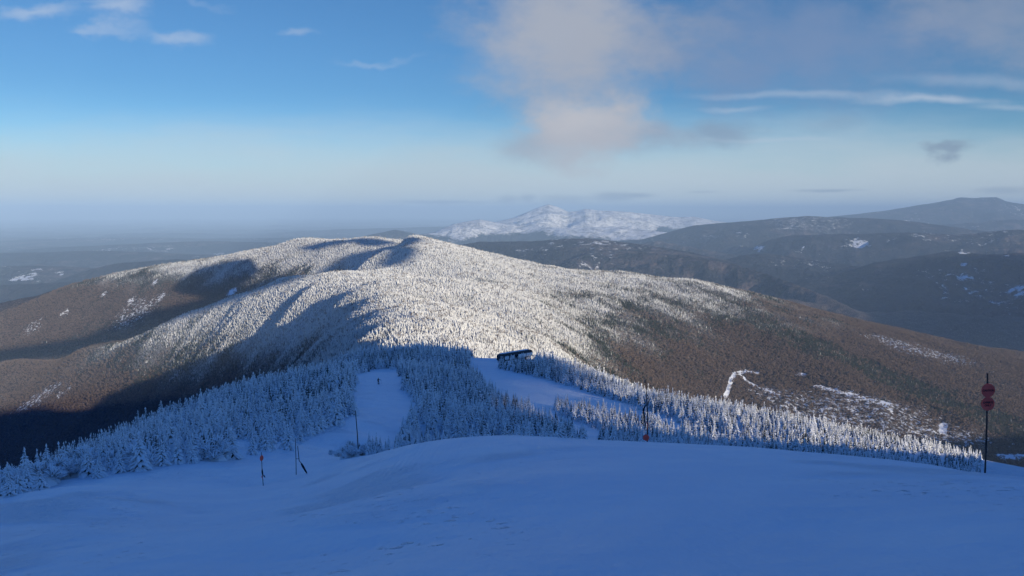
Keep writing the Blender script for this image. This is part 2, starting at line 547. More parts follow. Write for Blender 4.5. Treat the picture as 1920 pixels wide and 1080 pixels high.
M['snow'] = mk_snow()
M['mountain'] = mk_mountain()
M['hills'] = mk_hills()
M['spruce'] = mk_tree('rimed_spruce', (0.82, 0.83, 0.85))
M['ridge'] = mk_tree('ridge_spruce', (0.65, 0.65, 0.64))  # rime colour toned down for the sunlit ridge; shaded near woods keep the paler copy
M['bare'] = mk_bare()
M['bark'] = material('bark', (0.045, 0.036, 0.03), 0.9, vary=0.4, scale=9)
M['pole'] = material('weathered_bamboo', (0.040, 0.034, 0.034), 0.6, vary=0.5, scale=14)
M['red'] = material('red_plastic', (0.95, 0.11, 0.07), 0.45, vary=0.15, scale=4)
M['ink'] = material('black_lettering', (0.012, 0.012, 0.014), 0.6)
M['pad'] = material('dark_padding', (0.012, 0.014, 0.022), 0.8, vary=0.3, scale=12)
M['shell'] = material('dark_shell', (0.030, 0.033, 0.042), 0.45, vary=0.3, scale=1.5)
M['panel'] = material('frosted_panel', (0.78, 0.80, 0.83), 0.5, vary=0.25, scale=1.2)
M['glass'] = material('dark_glazing', (0.01, 0.013, 0.02), 0.08, spec=0.6)
M['steel'] = material('galvanised_steel', (0.20, 0.21, 0.22), 0.4, 0.7, vary=0.3, scale=4)
M['jacket'] = material('navy_ski_clothes', (0.010, 0.013, 0.030), 0.8, vary=0.3, scale=10)
M['helmet'] = material('black_helmet', (0.01, 0.01, 0.012), 0.35)
M['ski'] = material('ski_topsheet', (0.05, 0.05, 0.07), 0.4)
M['roofsnow'] = material('roof_snow', (0.8, 0.83, 0.87), 0.7, vary=0.05, scale=3)


# ------------------------------------------------------------------ scene helpers
def tag(o, label=None, cat=None, group=None, kind=None):
    if label:
        o['label'] = label
    if cat:
        o['category'] = cat
    if group:
        o['group'] = group
    if kind:
        o['kind'] = kind
    return o


def link(name, me, mat=None, parent=None):
    o = bpy.data.objects.new(name, me)
    COL.objects.link(o)
    if mat is not None:
        me.materials.append(mat)
    if parent is not None:
        o.parent = parent
    return o


def empty(name, loc, rz=0.0, label=None, cat=None, group=None):
    o = bpy.data.objects.new(name, None)
    o.empty_display_size = 0.3
    COL.objects.link(o)
    o.location = loc
    o.rotation_euler = (0, 0, rz)
    return tag(o, label, cat, group)


def np_mesh(name, verts, faces, attrs=None, smooth=False):
    """verts (n,3), faces (m,k) with constant k"""
    me = bpy.data.meshes.new(name)
    verts = np.ascontiguousarray(verts, np.float32)
    faces = np.ascontiguousarray(faces, np.int32)
    me.vertices.add(len(verts))
    me.vertices.foreach_set('co', verts.ravel())
    me.loops.add(faces.size)
    me.loops.foreach_set('vertex_index', faces.ravel())
    me.polygons.add(len(faces))
    me.polygons.foreach_set('loop_start', np.arange(0, faces.size, faces.shape[1], dtype=np.int32))
    me.update(calc_edges=True)
    me.polygons.foreach_set('use_smooth', np.full(len(faces), smooth, bool))
    for k, v in (attrs or {}).items():
        a = me.attributes.new(k, 'FLOAT', 'POINT')
        a.data.foreach_set('value', np.ascontiguousarray(v, np.float32))
    return me


# ------------------------------------------------------------------ ground attributes
TANT = np.tan(np.clip(TH, -1.2, 1.2))
gR = np.broadcast_to(RR[:, None], gx.shape)
nz1 = fbm(gx / 160.0, gy / 160.0, 4, 91)
nz2 = fbm(gx / 55.0, gy / 55.0, 3, 93)


def dist_poly(x, y, pts):
    best = np.full(x.shape, 1e9)
    for (ax, ay), (bx, by) in zip(pts[:-1], pts[1:]):
        dx, dy = bx - ax, by - ay
        t = np.clip(((x - ax) * dx + (y - ay) * dy) / (dx * dx + dy * dy), 0, 1)
        best = np.minimum(best, np.hypot(x - ax - t * dx, y - ay - t * dy))
    return best


def wl(pts):
    return [unproj(*p)[:2] for p in pts]


def spur_a(x, y):
    """1 on the sunny face of the middle spur"""
    d = dist_poly(x, y, wl([(690, 530, 1930), (610, 520, 2150), (500, 545, 2250), (420, 580, 2330), (330, 620, 2420), (250, 655, 2520), (150, 690, 2640)]))
    return (1 - sstep(160, 420, d)) * (1 - sstep(2720, 2860, y))


# rime reaches lower on the sunny nose of the ridge than on its flanks
def frost_of(x, y, z, R):
    n = fbm(x / 160.0, y / 160.0, 4, 91) * 55 + fbm(x / 40.0, y / 40.0, 2, 93) * 16
    low = np.interp(x, [-1500, -700, 0, 500, 900], [-430, -390, -385, -375, -390])
    high = np.interp(x, [-1500, -700, 0, 500, 900], [-230, -190, -172, -165, -190])
    a = spur_a(x, y)
    low = low - 115 * a
    high = high - 60 * a
    back = sstep(2850, 3050, y) * (x < -200)
    low = low + 75 * back
    high = high + 25 * back
    return sstep(0, 1, (z + n - low) / (high - low))


def conifer_of(x, y, z, R):
    """share of evergreens: all of the crest, a dark band down the right-hand spur, little in the bowls"""
    n = fbm(x / 130.0, y / 130.0, 4, 19) * 60
    sa = spur_a(x, y)
    c = sstep(-390, -285, z + n + 150 * sa)
    band = dist_poly(x, y, wl([(1300, 545, 2600), (1400, 590, 2480), (1490, 650, 2330), (1600, 700, 2250), (1760, 770, 2020), (1950, 830, 1830)]))
    c = np.maximum(c, 0.95 * (1 - sstep(55, 125, band + n * 0.8)))
    blob = np.hypot((x - unproj(200, 572, 3400)[0]) / 260, (y - 3330) / 120)
    c = np.maximum(c, 0.8 * (1 - sstep(0.6, 1.1, blob + n / 110)))
    return np.clip(c + 0.08 * sstep(10, 40, n), 0, 1)


def field_of(x, y, R):
    """open snow: the cut trail on the brown slope, ledges, and the logged hillside below it"""
    f = np.zeros(x.shape)

    def line(pts, w, s=1.0):
        nonlocal f
        f = np.maximum(f, s * (1 - sstep(w * 0.6, w * 1.5, dist_poly(x, y, wl(pts)))))
    line([(1360, 736, 1900), (1368, 714, 1960), (1378, 690, 2040), (1392, 680, 2070)], 5)
    line([(1388, 681, 2070), (1404, 676, 2085), (1420, 679, 2075)], 6)
    line([(1392, 688, 2040), (1412, 702, 2000), (1440, 715, 1970), (1455, 721, 1950)], 8, 0.95)
    line([(1495, 692, 2080), (1508, 694, 2080)], 9, 0.9)
    line([(1530, 718, 2010), (1580, 738, 1960), (1625, 757, 1930), (1670, 772, 1900)], 8, 0.9)
    line([(1770, 788, 1840), (1768, 808, 1790)], 8, 0.9)
    line([(1030, 664, 1250), (1075, 676, 1300), (1120, 694, 1330)], 7, 0.95)
    line([(1880, 858, 1700), (1940, 856, 1710)], 14, 1.0)
    for (px, py, Y, rx, ry, s) in [(1600, 775, 1870, 330, 170, 0.50), (1740, 815, 1780, 250, 80, 0.52), (1480, 735, 1940, 150, 80, 0.45), (1730, 660, 2550, 260, 200, 0.55),
                                   (245, 548, 3480, 34, 30, 0.6), (290, 530, 3540, 18, 34, 0.75), (300, 555, 3440, 34, 40, 0.6), (195, 543, 3580, 24, 24, 0.75), (120, 572, 3540, 36, 30, 0.62), (60, 600, 3520, 80, 60, 0.45),
                                   (435, 541, 3300, 26, 50, 0.95), (120, 725, 2560, 50, 24, 0.5), (330, 700, 2200, 36, 30, 0.5), (250, 575, 3400, 150, 120, 0.46), (70, 750, 2600, 130, 60, 0.5)]:
        cx, cy, _ = unproj(px, py, Y)
        f = np.maximum(f, s * (1 - sstep(0.3, 1.15, np.hypot((x - cx) / rx, (y - cy) / ry))))
    return f


g_frost = np.zeros(gx.shape)
g_field = np.zeros(gx.shape)
sl = (gR < 6500)
nm = int(np.searchsorted(RR, 6500.0))           # last row of the mountain
sub = np.s_[:nm + 1]
g_frost[sub] = frost_of(gx[sub], gy[sub], gz[sub], gR[sub])
g_frost[sub] = np.where(gR[sub] < 700, 2.0, g_frost[sub])
g_field[sub] = np.where(gR[sub] > 1000, field_of(gx[sub], gy[sub], gR[sub]), 0)

# far hills: rime on the high tops only
fs = np.s_[nm:]
fx, fy, fz, fR = gx[fs], gy[fs], gz[fs], gR[fs]
lim = np.interp(fR, [6500, 8200, 12000, 15000, 19000, 30000], [-330, -330, -240, -600, -600, -420])
wd = np.interp(fR, [6500, 8200, 15000, 30000], [150, 150, 170, 170])
nzf = fbm(fx / 900.0, fy / 900.0, 5, 15) * 130
ff = sstep(0, 1, (fz + nzf - lim) / wd)
fpx = 960 + F * fx / np.maximum(fy, 1)
in_peak = sstep(730, 850, fpx) * (1 - sstep(1310, 1460, fpx))
ff = ff * np.where(fR > 14500, in_peak * (fR < 31000), np.where(fR > 9500, 0.35 * sstep(1400, 1460, fpx) * (1 - sstep(1560, 1640, fpx)), 0.0 * sstep(820, 900, fpx) * (1 - sstep(1130, 1240, fpx))))
g_frost[fs] = ff
# pastures: (px, py, half-width px, half-height px)
FIELDS = [(1597, 458, 32, 9, 1.0), (1425, 466, 13, 6, 1.0), (1400, 461, 18, 2, .8), (1400, 443, 9, 2, .8), (1805, 455, 14, 3, 1), (1735, 449, 14, 2.5, .9), (1750, 456, 9, 2, .7), (1803, 519, 13, 7, 1), (1766, 502, 8, 4, .85),
          (1825, 517, 18, 5, .7), (1808, 474, 10, 3, 1), (1806, 495, 8, 3, .8), (1885, 480, 11, 3, 1), (1908, 543, 16, 8, .95), (1905, 512, 8, 3, .9), (1775, 560, 14, 4, .75), (1805, 595, 12, 4, .8), (1888, 608, 14, 4, .7), (1735, 588, 14, 3, .6), (1620, 548, 12, 3, .6),
          (1640, 546, 10, 2, .6), (1322, 457, 4, 2, .9), (1508, 464, 4, 2, .8), (1700, 415, 9, 2, .8), (1625, 422, 9, 2, .8), (1848, 413, 8, 2, .9), (45, 523, 36, 4, 1), (60, 520, 22, 5, .8), (110, 512, 12, 4, .8), (70, 505, 14, 2.5, .7), (95, 505, 6, 2, .8),
          (165, 519, 6, 2, .7), (365, 481, 9, 2, .55), (410, 476, 12, 2, .8), (372, 480, 6, 2, .7), (190, 470, 14, 2, .5), (1590, 493, 7, 2, .6), (1665, 500, 8, 2, .5), (1330, 520, 10, 3, .5), (1870, 640, 12, 4, .6), (1500, 470, 5, 2, .5), (1290, 463, 8, 2, .5)]
ppx, ppy = proj(fx, np.maximum(fy, 1.0), fz)
pf = np.zeros(fx.shape)
wobx = fbm(fx / 260.0, fy / 260.0, 3, 25)
for (cx, cy, rx, ry, s) in FIELDS:
    q = np.hypot((ppx - cx) / (rx * 1.05), (ppy - cy) / (ry * 1.1)) + 0.45 * wobx
    pf = np.maximum(pf, s * (1 - sstep(0.45, 1.25, q)))
g_field[fs] = np.where(fy > 1000, np.maximum(pf, 0.42 * sstep(0.25, 0.7, fbm(fx / 1500.0, fy / 1500.0, 4, 33))), 0)

# ------------------------------------------------------------------ which ground is open run, which is wood (near the camera)
WOODS = {
    'left': [(-400, 1100), (0, 938), (120, 912), (250, 885), (380, 869), (480, 857), (540, 842), (590, 822), (640, 806), (660, 780), (668, 740), (662, 702), (700, 694), (746, 690), (746, 560), (-400, 560)],
    'middle': [(746, 560), (746, 690), (752, 725), (776, 752), (782, 775), (768, 800), (756, 828), (735, 858), (800, 905), (1125, 905), (1092, 832), (1035, 797), (975, 768), (925, 740), (893, 712), (878, 690), (880, 672), (905, 640), (900, 560)],
    'tongue': [(1036, 768), (1060, 765), (1130, 776), (1185, 788), (1300, 815), (1330, 905), (1150, 905), (1126, 828), (1150, 816), (1100, 798), (1060, 783)],
    'right': [(938, 693), (1000, 706), (1060, 722), (1110, 738), (1175, 757), (1210, 772), (1300, 800), (1330, 905), (1500, 930), (2400, 1100), (2400, 700), (1040, 640), (1000, 668), (996, 676), (950, 688)],
}


def inside(px, py, poly):
    r = np.zeros(px.shape, bool)
    j = len(poly) - 1
    for i in range(len(poly)):
        xi, yi = poly[i]
        xj, yj = poly[j]
        if yi != yj:
            r ^= ((yi > py) != (yj > py)) & (px < (xj - xi) * (py - yi) / (yj - yi) + xi)
        j = i
    return r


def wood_zone(x, y, z):
    """name index of the near wood a point stands in (0 none)"""
    px, py = proj(x, np.maximum(y, 1.0), z)
    wob = fbm(x / 14.0, y / 14.0, 3, 61) * 7
    out = np.zeros(x.shape, int)
    for k, nm_ in enumerate(('left', 'middle', 'tongue', 'right')):
        out[(out == 0) & inside(px + wob, py + wob * 0.4, WOODS[nm_])] = k + 1
    _, Yc = crest_at(px)
    out[(y < Yc * 1.22) & (px > 560)] = 0
    out[(y < 30)] = 0
    out[(out == 4) & (((y < 75) & (px > 1350)) | ((px > 1838) & (y < 400)))] = 0
    return out


# ------------------------------------------------------------------ ground objects
fi = np.arange(NR - 1)[:, None]
fj = np.arange(NT)[None, :]
quads = np.stack([fi * NT + fj, fi * NT + (fj + 1) % NT, (fi + 1) * NT + (fj + 1) % NT, (fi + 1) * NT + fj], -1)
cx_, cy_, cz_ = gx[:-1], gy[:-1], gz[:-1]
lab = np.full((NR - 1, NT), 2, int)
lab[nm:] = 3
near = (RR[:-1] < 650)
nr_ = int(near.sum())
zone = wood_zone(gx[:nr_], gy[:nr_], gz[:nr_])
pxn, pyn = proj(gx[:nr_], np.maximum(gy[:nr_], 0.5), gz[:nr_])
_, Ycn = crest_at(pxn)
fwd = (np.abs(np.where(TH > math.pi, TH - 2 * math.pi, TH))[None, :] < 0.75) & (gy[:nr_] > 0)
visible_run = fwd & (zone == 0) & (pxn > 540) & (pxn < 1300)
lab[:nr_][visible_run] = 1
slope = ((gy[:nr_] < Ycn * 1.3) & fwd & (gR[:nr_] < 90)) | (gR[:nr_] < 42)
lab[:nr_][slope] = 0
P_all = np.stack([gx, gy, gz], -1).reshape(-1, 3)
for k, (name, mat) in enumerate([('snow_slope', 'snow'), ('ski_run', 'snow'), ('mountain', 'mountain'), ('hills', 'hills')]):
    q = quads[lab == k]
    u, inv = np.unique(q, return_inverse=True)
    me = np_mesh(name, P_all[u], inv.reshape(-1, 4), {'frost': g_frost.ravel()[u], 'field': g_field.ravel()[u]}, True)
    o = link(name, me, M[mat])
    tag(o, kind='structure')

# ------------------------------------------------------------------ trees


def quadless(tris):
    return np.array(tris, np.int32)


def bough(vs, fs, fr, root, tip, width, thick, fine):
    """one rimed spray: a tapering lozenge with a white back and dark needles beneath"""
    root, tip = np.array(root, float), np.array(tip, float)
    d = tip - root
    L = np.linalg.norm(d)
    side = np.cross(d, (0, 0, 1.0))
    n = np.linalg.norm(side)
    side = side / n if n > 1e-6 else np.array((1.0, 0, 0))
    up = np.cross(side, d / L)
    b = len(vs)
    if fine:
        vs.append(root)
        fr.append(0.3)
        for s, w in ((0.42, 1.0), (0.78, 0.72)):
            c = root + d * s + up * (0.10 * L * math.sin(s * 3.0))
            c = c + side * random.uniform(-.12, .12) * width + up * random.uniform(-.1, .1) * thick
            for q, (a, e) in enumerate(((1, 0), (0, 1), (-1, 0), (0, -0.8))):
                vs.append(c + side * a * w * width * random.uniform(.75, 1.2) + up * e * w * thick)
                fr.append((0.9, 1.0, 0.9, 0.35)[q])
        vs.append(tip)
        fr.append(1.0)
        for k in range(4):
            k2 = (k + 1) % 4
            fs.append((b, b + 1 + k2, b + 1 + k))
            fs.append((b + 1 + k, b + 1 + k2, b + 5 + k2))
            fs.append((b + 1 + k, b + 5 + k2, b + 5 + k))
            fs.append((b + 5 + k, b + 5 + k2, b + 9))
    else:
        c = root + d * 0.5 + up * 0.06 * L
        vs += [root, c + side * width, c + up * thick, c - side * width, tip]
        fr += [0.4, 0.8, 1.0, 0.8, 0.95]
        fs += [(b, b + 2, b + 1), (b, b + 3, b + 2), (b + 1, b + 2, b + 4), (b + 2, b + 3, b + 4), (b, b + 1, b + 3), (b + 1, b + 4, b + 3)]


def spruce_arrays(seed, levels, per, fine, ratio=0.2, ragged=0.25):
    random.seed(seed)
    vs, fs, fr = [], [], []
    # dark heart of the crown
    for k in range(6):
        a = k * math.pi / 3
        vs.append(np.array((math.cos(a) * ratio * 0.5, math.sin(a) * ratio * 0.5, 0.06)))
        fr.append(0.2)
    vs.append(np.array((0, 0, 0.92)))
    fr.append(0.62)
    for k in range(6):
        fs.append((k, (k + 1) % 6, 6))
    lx, ly = random.uniform(-.03, .03), random.uniform(-.03, .03)
    for i in range(levels):
        t = (i + 0.2) / levels
        z = 0.07 + 0.86 * t
        r = ratio * ((1 - t) ** 0.85 * 0.94 + 0.06)
        n = max(3, int(round(per * (1 - 0.5 * t))))
        a0 = random.uniform(0, 6.28)
        for j in range(n):
            a = a0 + j * 6.283 / n + random.uniform(-.35, .35)
            rr = r * random.uniform(1 - ragged, 1 + ragged)
            dz = -rr * random.uniform(0.25, 0.7)
            zz = z + random.uniform(-.02, .02)
            cx, cy = lx * t, ly * t
            bough(vs, fs, fr, (cx, cy, zz), (cx + rr * math.cos(a), cy + rr * math.sin(a), max(0.0, zz + dz)), rr * random.uniform(.20, .34) * (0.75 if fine else 1), rr * random.uniform(.14, .24), fine)
    # leader
    bough(vs, fs, fr, (lx * .85, ly * .85, 0.84), (lx, ly, 1.0), 0.028, 0.028, False)
    fr = np.array(fr)
    fr[-5:] = 1.0
    return np.array(vs), quadless(fs), fr


def bush_arrays(seed, n, fine):
    """stunted, coral-like rime bush"""
    random.seed(seed)
    vs, fs, fr = [], [], []
    for k in range(6):
        a = k * math.pi / 3
        vs.append(np.array((math.cos(a) * .3, math.sin(a) * .3, -0.05)))
        fr.append(0.85)
    vs.append(np.array((0, 0, 0.6)))
    fr.append(0.8)
    for k in range(6):
        fs.append((k, (k + 1) % 6, 6))
    lobes = [(random.uniform(-.3, .3), random.uniform(-.3, .3), random.uniform(.25, .7)) for _ in range(7)]
    for i in range(n):
        lx, ly, lz_ = random.choice(lobes)
        a = random.uniform(0, 6.283)
        el = math.asin(random.uniform(-0.1, 1.0))
        q = random.uniform(0.14, 0.30)
        ca, sa, ce, se = math.cos(a), math.sin(a), math.cos(el), math.sin(el)
        root = (lx + .04 * ca, ly + .04 * sa, max(0.02, lz_ - .1))
        tip = (lx + q * ce * ca, ly + q * ce * sa, max(0.03, lz_ + q * se))
        bough(vs, fs, fr, root, tip, random.uniform(.018, .034), random.uniform(.018, .032), fine)
    return np.array(vs), quadless(fs), np.array(fr)


def tier_arrays(seed, tiers, rim):
    random.seed(seed)
    vs, fs, fr = [], [], []
    for i in range(tiers):
        t = i / tiers
        z0 = 0.02 + 0.80 * t
        z1 = min(1.0, z0 + 1.25 / tiers + (0.2 if i == tiers - 1 else 0))
        r = 0.24 * (1 - t) ** 0.8 + 0.03
        b = len(vs)
        vs.append(np.array((random.uniform(-.02, .02), random.uniform(-.02, .02), z1)))
        fr.append(1.0)
        a0 = random.uniform(0, 6.28)
        for k in range(rim):
            a = a0 + k * 6.283 / rim + random.uniform(-.3, .3)
            q = random.uniform(0.65, 1.2)
            vs.append(np.array((math.cos(a) * r * q, math.sin(a) * r * q, z0 + random.uniform(-.05, .06))))
            fr.append(random.uniform(0.35, 0.95))
        for k in range(rim):
            fs.append((b, b + 1 + k, b + 1 + (k + 1) % rim))
    return np.array(vs), quadless(fs), np.array(fr)


def bare_arrays(seed, n):
    """leafless crown: thin upright fans of twigs over a few limbs"""
    random.seed(seed)
    vs, fs, fr = [], [], []
    for i in range(n):
        a = random.uniform(0, 6.283)
        r = random.uniform(0.05, 0.34)
        z = random.uniform(0.30, 0.72)
        c = np.array((r * math.cos(a), r * math.sin(a), z))
        w = random.uniform(.05, .13)
        b2 = random.uniform(0, 6.283)
        s = np.array((math.cos(b2) * w, math.sin(b2) * w, random.uniform(-.03, .03)))
        tip = c + np.array((math.cos(a) * random.uniform(.02, .16), math.sin(a) * random.uniform(.02, .16), random.uniform(.14, .34)))
        b = len(vs)
        vs += [c - s, c + s, tip]
        fr += [random.uniform(0, 1)] * 3
        fs.append((b, b + 1, b + 2))
    b = len(vs)
    vs += [np.array((-.015, 0, 0)), np.array((.015, 0.01, 0)), np.array((0, 0, .62))]
    fr += [0, 0, 0]
    fs.append((b, b + 1, b + 2))
    return np.array(vs), quadless(fs), np.array(fr)


def plant(protos, idx, x, y, z, hgt, wid, frost):
    """stack copies of the prototype arrays into one vertex / face / frost array"""
    Vs, Fs, As = [], [], []
    off = 0
    for k, (pv, pf_, pa) in enumerate(protos):
        s = np.nonzero(idx == k)[0]
        if not len(s):
            continue
        a = rng.uniform(0, 2 * math.pi, len(s))
        ca, sa = np.cos(a)[:, None], np.sin(a)[:, None]
        vx = (pv[None, :, 0] * ca - pv[None, :, 1] * sa) * wid[s, None]
        vy = (pv[None, :, 0] * sa + pv[None, :, 1] * ca) * wid[s, None]
        lean = rng.normal(0, 0.03, (len(s), 2))
        vz = pv[None, :, 2] * hgt[s, None]
        V_ = np.stack([vx + x[s, None] + lean[:, :1] * vz, vy + y[s, None] + lean[:, 1:] * vz, vz + z[s, None]], -1)
        F_ = pf_[None] + (np.arange(len(s)) * len(pv))[:, None, None] + off
        Vs.append(V_.reshape(-1, 3))
        Fs.append(F_.reshape(-1, 3))
        As.append((pa[None, :] * frost[s, None]).ravel())
        off += len(s) * len(pv)
    return np.concatenate(Vs), np.concatenate(Fs), np.concatenate(As)


# what the camera (and a neighbour of it) can see of the ground
n_in = len(th_in)
_slope = gz[:, :n_in] / RR[:, None]
_cum = np.maximum.accumulate(_slope, axis=0)


def seen(x, y, ztop, margin=0.003):
    R = np.hypot(x, y)
    th = np.arctan2(x, y)
    c = np.clip(np.round((th + TH_IN) / (th_in[1] - th_in[0])).astype(int), 0, n_in - 1)
    r = np.clip(np.searchsorted(RR, R) - 3, 0, NR - 1)
    return (ztop / R > _cum[r, c] - margin) & (np.abs(th) < TH_IN - 0.005)


def scatter(r0, r1, s):
    """jittered candidates in the sector ahead"""
    half = r1 * math.sin(0.62)
    xs = np.arange(-half, half, s)
    ys = np.arange(r0 * 0.78, r1, s)
    X, Y = np.meshgrid(xs, ys)
    X = X + rng.uniform(-.5, .5, X.shape) * s
    Y = Y + rng.uniform(-.5, .5, Y.shape) * s
    R = np.hypot(X, Y)
    k = (R >= r0) & (R < r1) & (np.abs(np.arctan2(X, Y)) < 0.62)
    return X[k], Y[k]


# ---- woods by the runs
nx, ny = [], []
for r0, r1, s in ((36, 130, 1.45), (130, 300, 1.95), (300, 660, 2.6)):
    X, Y = scatter(r0, r1, s)
    nx.append(X)
    ny.append(Y)
nx, ny = np.concatenate(nx), np.concatenate(ny)
nz = height(nx, ny)
nzone = wood_zone(nx, ny, nz)
keep = (nzone > 0) & seen(nx, ny, nz + 5, 0.012)
nx, ny, nz, nzone = nx[keep], ny[keep], nz[keep], nzone[keep]
nR = np.hypot(nx, ny)
npx, npy = proj(nx, ny, nz)
clump = fbm(nx / 9.0, ny / 9.0, 2, 71)
keep = rng.uniform(0, 1, len(nx)) < np.clip(0.92 + 0.5 * clump, 0.35, 1)
nx, ny, nz, nzone, nR, npx, npy, clump = [a[keep] for a in (nx, ny, nz, nzone, nR, npx, npy, clump)]
nh = np.interp(nR, [40, 60, 100, 200, 400, 650], [1.7, 2.2, 3.0, 3.9, 5.6, 6.6]) * rng.uniform(0.66, 1.18, len(nx)) * (1 + 0.2 * clump)
nh = nh * np.where(nzone == 4, np.interp(npx, [1250, 1450, 1600, 1850], [1.0, 0.85, 0.66, 0.5]), 1.0) * np.interp(nR, [45, 90, 130], [0.82, 0.92, 1.0])
nh = np.where((nzone == 4) & (npx < 1003) & (nR > 380), nh * 0.5, nh)
nh = np.where(rng.uniform(0, 1, len(nx)) < 0.05, nh * 1.3, nh)
# stunted bushes along the left rim
bushy = (nzone == 1) & (nR < 66) & (rng.uniform(0, 1, len(nx)) < np.interp(npx, [0, 300, 480], [0.38, 0.22, 0.05]))

# hand-placed bushes and thin spires on the lip beside the tall pole
extra = [(662, 852, 58, 1.5, True), (652, 858, 57, 1.2, True), (674, 848, 58, 1.3, True), (684, 848, 58, 1.0, True), (643, 863, 56, .9, True), (692, 845, 57, 1.9, False), (699, 846, 57, 1.5, False), (706, 845, 57, 1.7, False), (713, 844, 57, 1.5, False),
         (723, 842, 56, 1.1, False), (729, 841, 56, 1.3, False), (747, 838, 56, 1.6, False), (753, 837, 56, 1.4, False), (762, 836, 56, .9, True), (668, 856, 57, 1.0, True), (632, 852, 66, .8, True), (622, 846, 70, .7, True)]
ex = np.array([unproj(p[0], p[1], p[2]) for p in extra])
n_old = len(nx)
nx = np.concatenate([nx, ex[:, 0]])
ny = np.concatenate([ny, ex[:, 1]])
nz = np.concatenate([nz, height(ex[:, 0], ex[:, 1])])
nh = np.concatenate([nh, [p[3] for p in extra]])
bushy = np.concatenate([bushy, [p[4] for p in extra]])
nzone = np.concatenate([nzone, np.full(len(extra), 5)])
nR = np.hypot(nx, ny)
npx, npy = proj(nx, ny, nz)
nw = nh * rng.uniform(0.95, 1.35, len(nx)) * np.where(bushy, 1.15, 1.0)
nw[n_old:] = np.where(bushy[n_old:], nw[n_old:], nh[n_old:] * 0.8)
nfr = np.clip(rng.normal(0.95, 0.12, len(nx)) + 0.25 * fbm(nx / 25.0, ny / 25.0, 2, 81), 0.45, 1.15)

# how many pixels of each one stay in view: paint them front to back
order = np.argsort(ny)
W_, H_ = 1920, 1080
taken = np.zeros((H_, W_), bool)
_, py_c = proj(gx[:, :n_in], np.maximum(gy[:, :n_in], .3), gz[:, :n_in])
rim_x = np.arange(W_)
rim_py, _ = crest_at(rim_x.astype(float))
vis_px = np.zeros(len(nx))
tpx, tpy = proj(nx, ny, nz + nh)
for i in order:
    y0, y1 = int(tpy[i]), int(npy[i])
    if y1 - y0 < 2 or y0 >= H_ or y1 < 0:
        continue
    hw = 0.2 * nw[i] / ny[i] * F * (1.6 if bushy[i] else 1.0)
    cnt = 0
    for yy in range(max(y0, 0), min(y1, H_ - 1)):
        w = hw * (1.0 if bushy[i] else (yy - y0 + 1) / (y1 - y0))
        a, b = int(max(0, npx[i] - w)), int(min(W_, npx[i] + w + 1))
        if b <= a:
            continue
        row = taken[yy, a:b]
        ok = ~row
        if nzone[i] != 1 and nzone[i] != 5:
            ok &= yy < rim_py[a:b]
        cnt += int(ok.sum())
        row[:] = True
    vis_px[i] = cnt
N_SINGLE = 285
rank = np.argsort(-vis_px)
single = np.zeros(len(nx), bool)
single[rank[:N_SINGLE]] = True
single[n_old:] = True

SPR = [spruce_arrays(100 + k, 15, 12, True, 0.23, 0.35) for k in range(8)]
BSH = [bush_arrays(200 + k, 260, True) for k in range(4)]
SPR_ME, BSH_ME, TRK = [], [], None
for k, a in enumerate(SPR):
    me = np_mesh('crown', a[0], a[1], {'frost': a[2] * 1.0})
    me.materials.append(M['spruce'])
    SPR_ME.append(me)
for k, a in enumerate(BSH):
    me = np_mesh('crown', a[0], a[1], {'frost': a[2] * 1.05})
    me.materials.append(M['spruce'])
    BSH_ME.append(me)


def trunk_mesh(r, top):
    bm = bmesh.new()
    bmesh.ops.create_cone(bm, cap_ends=True, segments=7, radius1=r, radius2=r * .25, depth=top + .12, matrix=Matrix.Translation((0, 0, top / 2 - .06)))
    me = bpy.data.meshes.new('trunk')
    bm.to_mesh(me)
    bm.free()
    me.materials.append(M['bark'])
    return me


TRK = trunk_mesh(0.022, 0.8)


def tree_words(i):
    z, px, py = nzone[i], npx[i], npy[i]
    if bushy[i]:
        if z == 5:
            return 'bush', 'coral-like white rime bush round the foot of the tall bare pole', 'rime bushes around the tall pole'
        if px < 250:
            return 'bush', 'coral-like rime bush on the snow rim in the far left corner', 'rime bushes on the far left rim'
        return 'bush', 'coral-like rime bush on the left snow rim, right of the corner bushes', 'rime bushes along the left rim'
    if z == 5:
        return 'spruce', 'thin white spruce spire on the snow lip beside the narrow run', 'thin spires on the lip of the slope'
    if z == 1:
        if px < 330:
            return 'spruce', 'short rime-covered spruce in front of the dark shaded valley on the left', 'spruces before the shaded valley'
        if px < 520:
            return 'spruce', 'rime-covered spruce in the left wood behind the short red-topped marker pole', 'spruces behind the short red marker'
        return 'spruce', 'rime-covered spruce in the left wood, close to the narrow run', 'spruces where the left wood meets the run'
    if z == 2:
        if px < 900:
            return 'spruce', 'rime-covered spruce in the left half of the wood between the two runs', 'spruces of the middle wood, left half'
        return 'spruce', 'rime-covered spruce in the right half of the wood between the two runs', 'spruces of the middle wood, right half'
    if z == 3:
        return 'spruce', 'rime-covered spruce in the tongue of trees that splits the wide right run', 'spruces in the tongue on the right run'
    if px < 1420:
        return 'spruce', 'rime-covered spruce near the tall dark pole, in the wood right of the wide run', 'spruces by the pole with the red flag'
    return 'spruce', 'rime-covered spruce with a sunlit tip on the right-hand rim of the slope', 'sunlit spruces on the right rim'


random.seed(77)
for i in np.nonzero(single)[0]:
    kind, label, grp = tree_words(i)
    o = empty('frosted_bush' if kind == 'bush' else 'frosted_spruce', (nx[i], ny[i], nz[i] - 0.05), random.uniform(0, 6.28), label, kind, grp)
    o.scale = (nw[i], nw[i], nh[i])
    me = random.choice(BSH_ME if kind == 'bush' else SPR_ME)
    c = link('crown', me, None, o)
    t = link('trunk', TRK, None, o)

